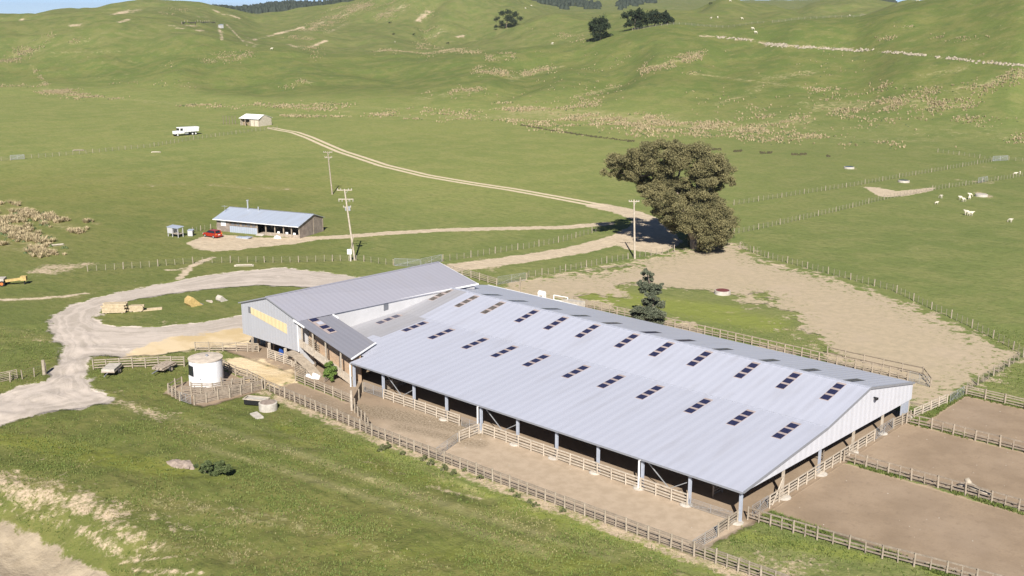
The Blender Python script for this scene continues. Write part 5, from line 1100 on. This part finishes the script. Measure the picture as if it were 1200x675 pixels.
sheep_list = [((1102, 232.5), 'lone sheep left of the flock near the far trough', 1), ((1097, 239.5), 'lamb below the lone sheep left of the far trough', .75), ((1126, 234), 'sheep at the left of the pair beside the far trough', 1), ((1129.5, 236.5), 'sheep standing in front of the pair beside the far trough', 1.1), ((1136, 233.5), 'sheep right beside the pale trough edge', 1),
  ((1137.5, 230.5), 'sheep with its head at the left end of the pale trough', .95), ((1134, 252.5), 'large sheep nearest to the camera in the green paddock', 1.25), ((1136.5, 252.8), 'sheep overlapping the large near sheep in the green paddock', 1.1), ((1183, 260.5), 'white sheep alone at the far right of the paddock', .95), ((1189, 205.5), 'left one of two sheep behind the right hand fence', .95), ((1195, 204.2), 'right one of two sheep behind the right hand fence', .95)]
for i, (px, lab, s_) in enumerate(sheep_list):
    a = at(*px); o = inst('sheep', SH, None, (a[0], a[1], H(*a)), (0, 0, random.uniform(0, 6.3)), (s_*1.12,)*3); tag(o, lab, 'sheep', 'sheep grazing in the paddocks')
hs = [((833, 22.5), 'sheep on the hillside above the pine row, left of three'), ((841, 21.5), 'sheep on the hillside above the pine row, middle of three'), ((870, 23), 'sheep on the hillside above the pine row, right of three'), ((882.6, 35), 'upper sheep above the limestone outcrop'), ((886, 39.5), 'lower sheep above the limestone outcrop'), ((647, 52.5), 'sheep on the crest left of the single round pine'),
      ((996, 19), 'sheep by the right hand skyline fence'), ((1075.6, 2), 'sheep at the very top of the right hand hill'), ((856, 2), 'sheep high on the middle hill at the picture edge'), ((318, 58.5), 'sheep on the crest below the eroded hill'), ((463, 50), 'sheep on the big hill under the slips'), ((616, 10.5), 'sheep on the hill shoulder left of the far woods'), ((623, 7.5), 'sheep higher on the hill shoulder left of the far woods')]
for px, lab in hs:
    a = at(*px, 300); o = inst('sheep', SH, None, (a[0], a[1], H(*a)), (0, 0, random.uniform(0, 6.3)), (1.7,)*3); tag(o, lab, 'sheep', 'sheep on the far hills')

# ------------------------------------------------------------ foliage
def leaves(name, cl, n, size, mat, parent=None, origin=(0, 0, 0), squash=1., seed=1, sub=None, shell=.55, subr=.3):
    """cl: (x, y, z, r) clusters in world space; each is broken into sub-clumps of small leaf faces"""
    r_ = np.random.RandomState(seed); cl = np.array(cl, float); wv_ = cl[:, 3]**2; wv_ /= wv_.sum(); out = []
    per = r_.multinomial(n, wv_)
    for (x, y, z, R0), k in zip(cl, per):
        ns = sub or max(4, int(9*R0)); d = r_.normal(size=(ns, 3)); d /= np.linalg.norm(d, axis=1, keepdims=True); rad = R0*(shell+(1-shell)*r_.rand(ns, 1)); sc = d*rad*[1, 1, squash]
        sr = R0*subr*(.6+.8*r_.rand(ns))
        i = r_.randint(0, ns, k); p = r_.normal(size=(k, 3)); p /= np.linalg.norm(p, axis=1, keepdims=True); p = p*(r_.rand(k, 1)**.45)*sr[i][:, None]*[1.1, 1.1, .75]
        out.append(np.array([x, y, z])+sc[i]+p)
    P_ = np.concatenate(out); k = len(P_)
    a = r_.normal(size=(k, 3)); a /= np.linalg.norm(a, axis=1, keepdims=True); b = r_.normal(size=(k, 3)); b -= (a*b).sum(1, keepdims=True)*a; b /= np.linalg.norm(b, axis=1, keepdims=True)
    s_ = size*(.6+.8*r_.rand(k, 1)); P_ = P_-np.array(origin)
    V = np.stack([P_-a*s_, P_-b*s_*.45, P_+a*s_, P_+b*s_*.45], 1).reshape(-1, 3)
    me = np_mesh(name, V, np.arange(4*k).reshape(k, 4), [mat]); o = bpy.data.objects.new(name, me); COL.objects.link(o); o.parent = parent; return o
def limb(mb, pts, r0, r1):
    n = len(pts)
    for i in range(n-1): mb.cyl(pts[i], pts[i+1], r0+(r1-r0)*i/(n-1), r0+(r1-r0)*(i+1)/(n-1), 8, cap=(i == 0 or i == n-2))
S_ = 6.35
E1 = at(814, 291); EB = np.array((E1[0], E1[1], H(*E1)))
eu = empty('eucalyptus_tree', EB, 0, 'huge spreading olive brown eucalyptus tree beside the track and trampled paddock', 'tree')
ecl = [(713.8,201,7),(722,189,9),(729,204,8),(741,182.5,10),(741,204,9),(757,194,10),(760,177,9),(776,172,8),(789,189,11),(792,174,9),(799,187,11),(808,180,9),(822,178,9),(824,194,11),(838,189,9),(842,204,10),(851,200,8),(857,212,6),(829,210,10),(816,206,9),(790,224,7),(801,214,7),(813,222,7),(826,220,8),(838,219,7),(776,207,8),(783,199,9),(766,206,8),(770,188,8),(748,198,7),(750,210,6),(786,214,7),(845,193,8),(735,193,8),
       (759,222,9),(764,232,9),(772,246,7),(785,258,7),(773,218,10),(752,211,7),(779,229,10),(779,243,8),(771,243,6),(787,216,9),(792,234,8),(804,228,8),(819,226,8),(835,232,8),(787,250,10),(801,247,11),(817,247,11),(833,242,11),(846,248,9),(854,261,9),(839,261,12),(819,265,12),(804,262,11),(788,263,8),(780,257,6),(845,275,9),(829,279,11),(814,280,7),(852,273,7),(800,232,8),(812,234,8),(826,233,9),(840,236,8),(789,238,7),(834,287,6),(822,290,5),(845,287,4)]
rs = np.random.RandomState(5); C3 = []
for x, y, r in ecl:
    for off_ in ((rs.uniform(-3.5, 3.5),) if r < 9 else (rs.uniform(-6.5, -2), rs.uniform(1.5, 6.5))):
        p = plane_at(EB, x, y, off_); C3.append((*p, r*1.24/S_))
C3 = [c for c in C3 if c[2] > EB[2]+.8]
leaves('crown', C3, 290000, .15, M['euc'], eu, EB, .85, 3, shell=.5, subr=.46)
tm = MB(); o3 = lambda x, y, off_=0: tuple(plane_at(EB, x, y, off_)-EB)
limb(tm, [(0, 0, -.4), o3(813, 280), o3(806, 262)], .85, .55)
for pts, a_, b_ in (([(806,262,0),(800,240,1),(792,216,1.5),(780,196,2)], .5, .14), ([(806,262,0),(812,235,-1),(820,210,-1.5),(828,195,-1)], .45, .12), ([(800,240,1),(785,228,-.5),(768,222,-1)], .3, .1), ([(792,216,1.5),(770,205,2.5),(745,195,3)], .28, .08), ([(792,216,1.5),(797,200,-1),(796,185,-2)], .26, .08), ([(770,205,2.5),(750,206,1),(728,203,0)], .2, .06), ([(812,235,-1),(832,222,1),(846,205,2)], .3, .08), ([(813,280,0),(830,268,2),(846,262,2)], .35, .1), ([(806,262,0),(795,256,-2),(786,252,-3)], .25, .08), ([(792,222,-2.5),(797,232,-3.4),(800,243,-2.6)], .14, .08)):
    limb(tm, [o3(*p) for p in pts], a_, b_)
tm.build('trunk', M['bark_pale'], eu, smooth=True)
# the grey conifer behind the shed
cb = np.array((-42.6, 44.3, 0.)); cf = empty('conifer_tree', cb, 0, 'narrow ragged grey green conifer rising behind the big roof', 'tree')
ccl = [(756,317,2.5),(754,320,2.2),(761,320,2.2),(760,327,4),(763,322,2.5),(756,335,5),(764,336,5.5),(751,332,3.5),(772,337,4),(776,334,2.5),(768,342,5),(753,341,3.5),(756,352,3.5),(763,356,6),(772,357,5),(748,364,5),(745,369,4.5),(757,365,6),(767,367,7),(775,369,5),(769,377,6),(760,376,7),(749,374,4.5),(770,350,3),(762,347,4)]
CC = []
for x, y, r in ccl:
    for q_ in range(2): CC.append((*plane_at(cb, x+rs.uniform(-1, 1), y, rs.uniform(-1.3, 1.3)), r/8.6*1.35))
leaves('crown', CC, 26000, .15, M['blue_conifer'], cf, cb, .6, 8, shell=.3, subr=.5)
tm = MB(); limb(tm, [(0, 0, -.2), tuple(plane_at(cb, 766, 356)-cb), tuple(plane_at(cb, 762, 335)-cb), tuple(plane_at(cb, 757, 315)-cb)], .3, .05)
for x, y, x2, y2 in ((765,352,748,363),(764,345,776,334),(763,340,751,332),(766,360,776,368),(764,350,755,352)): limb(tm, [tuple(plane_at(cb, x, y)-cb), tuple(plane_at(cb, x2, y2)-cb)], .09, .03)
tm.build('trunk', M['bark'], cf, smooth=True)
# shrubs
def shrub(label, base, cl, n, size, mat, scale, seed, name='shrub', group=None, dp=.5):
    b = np.array(base, float); r = empty(name, b, 0, label, 'shrub', group); C_ = []
    q_ = np.random.RandomState(seed)
    for x, y, rr in cl: C_.append((*plane_at(b, x, y, q_.uniform(-dp, dp)), rr/scale))
    leaves('foliage', C_, int(n*1.5), size, mat, r, b, .9, seed, shell=.3, subr=.55)
    m = MB()
    for c in C_[::2]: limb(m, [(0, 0, -.1), tuple(np.array(c[:3])-b)], .05, .02)
    m.build('stem', M['bark'], r); return r
shrub('bright green upright shrub in front of the woolshed ramp', (-57.3, -1.6, 0), [(386,427,4.5),(384,433,4.5),(390,431,4.5),(386,438,5),(391,438,3.5),(387,444,3),(382,440,3)], 3400, .13, M['shrub'], 9.2, 4)
a = at(249, 557); shrub('low round dark green bush beside the soil heap on the grass bank', (*a, H(*a)), [(236,549,6),(243,545,7),(252,545,8),(261,547,8),(268,549,6),(248,551,7),(257,552,7),(230,547,4)], 8000, .10, M['shrub_dark'], 14, 6, 'bush', dp=.9)
weeds = [((447,529),5),((455,525),4),((472,533),3),((497,540),4),((505,546),4.5),((520,552),5),((532,556),4),((545,553),3),((563,562),3.5),((606,583),3),((620,590),3),((628,594),3.5),((600,577),3),((660,600),2.5)]
for i, (px, rr) in enumerate(weeds):
    a = at(*px); shrub('scruffy green weed growing at the foot of the front race fence', (*a, H(*a)), [(px[0]-2, px[1]-rr*.6, rr*.7), (px[0]+2, px[1]-rr*.8, rr*.7), (px[0], px[1]-rr*1.3, rr*.6)], 620, .07, M['weed'], 13.5, 20+i, 'weed', 'weeds along the front race fence', .3)
# hill pines
def pine(label, px, cl, scale, seed, D=None, n=2600, group='dark pines on the hills'):
    a = at(*px, 300); b = np.array((a[0], a[1], H(*a))); r = empty('pine_tree', b, 0, label, 'tree', group); q_ = np.random.RandomState(seed); C_ = []
    for x, y, rr in cl:
        for k in range(2): C_.append((*plane_at(b, x+q_.uniform(-1, 1), y+q_.uniform(-1, 1), q_.uniform(-4, 4)), rr/scale*1.0))
    leaves('crown', C_, n*2, .5, M['pine'], r, b, .8, seed, shell=.3, subr=.5)
    m = MB(); cx = np.mean([c[0] for c in C_])-b[0]; cy = np.mean([c[1] for c in C_])-b[1]; cz = np.mean([c[2] for c in C_])-b[2]; limb(m, [(0, 0, -3), (cx*.7, cy*.7, cz)], .55, .25); m.build('trunk', M['bark'], r)
pine('wide dark round pine standing alone on the left hill shoulder', (593, 33), [(582,22,4),(588,16,5),(596,14,5),(604,17,5),(609,22,4),(596,22,7),(588,27,4),(602,25,5),(592,30,3),(581,31,2.5),(597,29,4)], 1.55, 31)
pine('single round dark pine on the crest below the pine row', (704, 46.5), [(698,25,5),(706,24,5),(710,30,5),(696,33,5),(703,32,7),(700,41,5),(709,40,4),(715,42,3),(692,29,3),(706,44,3)], 1.75, 32)
pine('leftmost and largest tree of the pine row on the crest', (744, 34.5), [(733,18,4),(741,15,4.5),(749,14,4.5),(755,19,5),(746,22,6),(738,27,4),(748,29,5),(733,30,2.5),(757,26,4)], 1.7, 33)
pine('middle tree of the pine row on the crest', (766, 30.5), [(762,17,4),(769,16,4),(774,20,4.5),(765,23,5),(771,25,4),(778,23,3)], 1.7, 34, n=1700)
pine('small pointed tree at the right end of the pine row', (784, 27.5), [(780,15,2.2),(781,18,3),(777,22,3),(784,22,3),(787,24,2.5),(780,25,3)], 1.7, 35, n=1000)
for i, (px, rr) in enumerate([((457,27.5),2),((461.5,41),2),((485,41.5),2),((525,52),1.5),((690,49),1.6),((833,5),1.5)]):
    a = at(*px, 300); b = np.array((a[0], a[1], H(*a))); r = empty('hill_bush', b, 0, 'tiny dark bush dotted on the far hill slope', 'bush', 'tiny bushes on the far hill'); leaves('foliage', [(b[0]-.8, b[1], b[2]+1, 1.1), (b[0]+.8, b[1], b[2]+1.3, 1.1)], 160, .3, M['pine'], r, b, .8, 60+i); MB().cyl((0, 0, -.3), (0, 0, 1.2), .12, n=6).build('stem', M['bark'], r)

# ------------------------------------------------------------ stuff: rushes, rocks, grass, stones, woods
area = np.abs(DG*np.gradient(UU, axis=1)*np.gradient(DG, axis=0))
def scatter(weight, n, seed):
    r_ = np.random.RandomState(seed); w_ = (weight*area).ravel(); w_ = np.clip(w_, 0, None); k = r_.choice(len(w_), n, p=w_/w_.sum())
    du = (np.gradient(uc)[k % n_u])*(r_.rand(n)-.5); j = k//n_u; dd = np.gradient(DD)[j]*(r_.rand(n)-.5)
    D = DD[j]+dd; u = uc[k % n_u]+du; X = CAM[0]+D*(HF[0]+u*HR[0]); Y = CAM[1]+D*(HF[1]+u*HR[1]); return X, Y, Hv(X, Y), r_
def lumps(name, X, Y, Z_, r_, rad, hgt, mat, label, nseg=7):
    n = len(X); rad = rad*(.55+.9*r_.rand(n)); hg = hgt*(.6+.8*r_.rand(n)); an = np.arange(nseg)*2*pi/nseg
    rings = []
    for f, zf in ((1., -.05), (.85, .45), (.35, .9)):
        q_ = r_.uniform(.7, 1.3, (n, nseg))*f*rad[:, None]; rings.append(np.stack([X[:, None]+q_*np.cos(an), Y[:, None]+q_*np.sin(an), np.repeat((Z_+hg*zf)[:, None], nseg, 1)+r_.uniform(-.12, .12, (n, nseg))*hg[:, None]], -1))
    V = np.stack(rings, 1).reshape(n, 3*nseg, 3); V = V.reshape(-1, 3); fs = []
    for a in range(2):
        for i in range(nseg): fs.append((a*nseg+i, a*nseg+(i+1) % nseg, (a+1)*nseg+(i+1) % nseg, (a+1)*nseg+i))
    fs.append((2*nseg, 2*nseg+1, 2*nseg+2, 2*nseg+3)); fs.append((2*nseg, 2*nseg+3, 2*nseg+4, 2*nseg+6)); 
    fs = np.array(fs); Fc = (fs[None]+(np.arange(n)*3*nseg)[:, None, None]).reshape(-1, 4)
    me = np_mesh(name, V, Fc, [mat]); o = bpy.data.objects.new(name, me); COL.objects.link(o); tag(o, label, name.replace('_', ' '), kind='stuff'); return o
hw_ = np.zeros(WX.shape)
for b_ in band:
    if b_[1] < 172: brush(hw_, b_[0], b_[1], b_[2], b_[3], b_[4]*1.75, b_[5], None, 1.6)
hillw = (np.clip(hw_-.12, 0, 1)**1.5*np.clip((fbm(WX/8, WY/8, 4, 41)-.42)*5, 0, 1)*sstep(fbm(WX/34, WY/34, 3, 77), .36, .56)+.012*hill*(UU > .02)*(PY > 60)*(fbm(WX/15, WY/15, 3, 78) > .6))*(DG > 250)*(DG < 1400)
RUSH_HILL = hillw
lf = np.clip(dry-.3, 0, 1)*(PX < 125)*(PY > 235)*(PY < 305)*(DG < 420)*(fbm(WX/6, WY/6, 3, 43) > .47)
lumps('green_rushes', *scatter(lf, 200, 53), .35, .4, M['shrub_dark'], 'dark green rushes among the pale clumps at the left edge', 7)
dk = np.exp(-(np.clip(dark, -1, 6)/.8)**2)*(fbm(WX/5, WY/5, 2, 47) > .3)
lumps('drain_rushes', *scatter(dk*(dark < .2), 520, 54), .24, .38, M['drain'], 'dark rushes along the drain at the foot of the hill')
lumps('green_rushes', *scatter(hillw, 2600, 58), .33, .35, M['shrub_dark'], 'darker green rushes scattered between the straw clumps on the hill')
# limestone outcrop
rk = np.zeros(WX.shape)
for b_ in ((822,42,870,46,.8,.9),(870,46,900,51,.8,.8),(900,52,935,55,1.6,1),(935,55,1010,60,1.0,.9),(1010,58,1100,67,.9,.9),(1100,67,1145,72,.8,.8),(1145,73,1200,77,.9,.9)): brush(rk, *b_)
M['rock2'] = simple('weathered limestone', (.44, .385, .29), .95, var=.5, scale=.8)
lumps('limestone_outcrop', *scatter(np.clip(rk-.35, 0, 1)*(DG < 700)*(fbm(WX/6, WY/6, 3, 49) > .42), 620, 55), .55, .5, M['rock2'], 'broken white limestone rocks in a line across the right hill', 7)
# stones on the yards
ston = (sd_yard < -.5)*(WY < 47)*((WX > .8) | (WY < -1))*(DG < 220); lumps('yard_stones', *scatter(ston.astype(float), 100, 56), .045, .035, M['concrete'], 'small pale stones and clods scattered over the yards', 7)
# grass tufts near the camera
def tufts(name, wgt, n, h, mat, label, seed, blades=4, wd=.035):
    X, Y, Z_, r_ = scatter(wgt, n, seed); V = []; 
    hh = h*(.5+.9*r_.rand(n)); base = np.stack([X, Y, Z_-.02], -1)
    for b in range(blades):
        an = r_.rand(n)*6.28; lean = r_.uniform(.2, .9, n)*hh; d = np.stack([np.cos(an), np.sin(an), 0*an], -1); p = np.stack([-np.sin(an), np.cos(an), 0*an], -1)*wd*(1+h)
        o_ = d*r_.uniform(0, .12, (n, 1)); tip = base+o_+d*lean[:, None]+np.array((0, 0, 1))*hh[:, None]; V.append(np.stack([base+o_-p, base+o_+p, tip], 1))
    V = np.concatenate(V).reshape(-1, 3); me = np_mesh(name, V, np.arange(len(V)).reshape(-1, 3), [mat]); o = bpy.data.objects.new(name, me); COL.objects.link(o); tag(o, label, 'grass', kind='stuff')
def rushes(name, wgt, n, h, mat, label, seed, blades, wd, spread):
    X, Y, Z_, r_ = scatter(wgt, n, seed); V = []; base = np.stack([X, Y, Z_-.05], -1); hs_ = (.4+.95*r_.rand(n)); hh = h*hs_
    for b in range(blades):
        an = r_.rand(n)*6.28; d = np.stack([np.cos(an), np.sin(an), 0*an], -1); p = np.stack([-np.sin(an), np.cos(an), 0*an], -1)*wd*(.6+.8*r_.rand(n, 1))
        lean = r_.uniform(.1, 1., n)**.7*spread*hs_; o_ = d*r_.uniform(0, .35, (n, 1))*spread; up = np.sqrt(np.clip(1-(lean/spread/1.7)**2, .1, 1))*hh
        tip = base+o_+d*lean[:, None]+np.array((0, 0, 1))*up[:, None]; V.append(np.stack([base+o_-p, base+o_+p, tip], 1))
    V = np.concatenate(V).reshape(-1, 3); me = np_mesh(name, V, np.arange(len(V)).reshape(-1, 3), [mat]); o = bpy.data.objects.new(name, me); COL.objects.link(o); tag(o, label, 'rushes', kind='stuff')
M['straw2'] = foliage('dry rush blades', (.49, .395, .255), (.36, .295, .175), (.24, .21, .10))

rushes('rush_tussocks', RUSH_HILL, 15000, .75, M['straw2'], 'dry straw coloured rush clumps strewn over the hill foot', 51, 9, .16, .55)
rushes('rush_tussocks', lf, 520, .95, M['straw2'], 'big pale rush clumps in the hollow at the left edge', 52, 26, .12, .95)
gr = (DG < 150)*(sd_gravel > .6)*(sd_yard > .3)*(sd_back > .3)*(sd_sand > .5)*(sd_track > .5)
gn = gr*np.clip(fbm(WX/4, WY/4, 3, 61)*2-.55, .05, 1)*np.clip(1-bare*1.3, .03, 1)*np.clip(140/DG-.6, .1, 1)*(1+1.5*lush)
tufts('grass_tufts', gn, 110000, .17, M['tuft'], 'rough green grass tufts on the near bank and race edge', 62)
tufts('dry_grass', gr*np.clip(dry*1.3+bare*.4, .02, 1)*np.clip(fbm(WX/3, WY/3, 3, 63)*2-.7, .02, 1), 7000, .12, M['drytuft'], 'dry straw grass on the worn part of the near bank', 64)
edgew = (np.abs(sd_yard-.4) < .5)*(WX > -.5)*(WY > -1)*(WY < 50)*(DG < 230); tufts('edge_weeds', edgew.astype(float)*(fbm(WX/2, WY/2, 2, 71) > .42), 9000, .26, M['tuft'], 'strip of green weeds along the pen fences', 66)
# woods on the far ranges
def wood(name, label, brs, n, seed, dmin, rad=9, hg=13):
    w_ = np.zeros(WX.shape)
    for b in brs: brush(w_, *b, dr=(dmin, 4200))
    X, Y, Z_, r_ = scatter(np.clip(w_-.3, 0, 1), n, seed); k = len(X)
    lumps(name, X, Y, Z_, r_, rad, hg, M['forest'], label, 7)
wood('far_wood', 'dark pine wood along the left skyline behind the green hill', [(256,14,300,13,4,1),(300,13,345,10,4.5,1),(345,10,380,11,4.5,1),(380,10,425,4,4,1)], 2600, 81, 1500, 5, 11)
wood('far_wood', 'patchy dark woods on the far hills above the pine row', [(640,3,662,9,2.5,1),(662,1,696,9,3,1),(730,4,760,2,2.5,1),(728,8,745,5,2,1),(615,-1,640,0,2,1),(1030,3,1045,4,2,1)], 900, 82, 1500, 5, 8)

# ------------------------------------------------------------ the air
zlo = float(Z.min())-3; zhi = float(max(Z.max(), CAM[2]+2))+25
hz = MB().box(float(WX.min())-50, float(WX.max())+50, float(WY.min())-300, float(WY.max())+50, zlo, zhi)
hm = bpy.data.materials.new('pale air'); hm.use_nodes = True; ht = hm.node_tree
for n_ in list(ht.nodes):
    if n_.type != 'OUTPUT_MATERIAL': ht.nodes.remove(n_)
pv = ht.nodes.new('ShaderNodeVolumePrincipled'); pv.inputs['Color'].default_value = (.86, .92, 1.0, 1); pv.inputs['Density'].default_value = HAZE
pv.inputs['Anisotropy'].default_value = .2
ht.links.new(pv.outputs[0], [n_ for n_ in ht.nodes if n_.type == 'OUTPUT_MATERIAL'][0].inputs['Volume'])
ho = hz.build('haze', hm); tag(ho, 'thin pale haze in the air over the valley', kind='stuff')
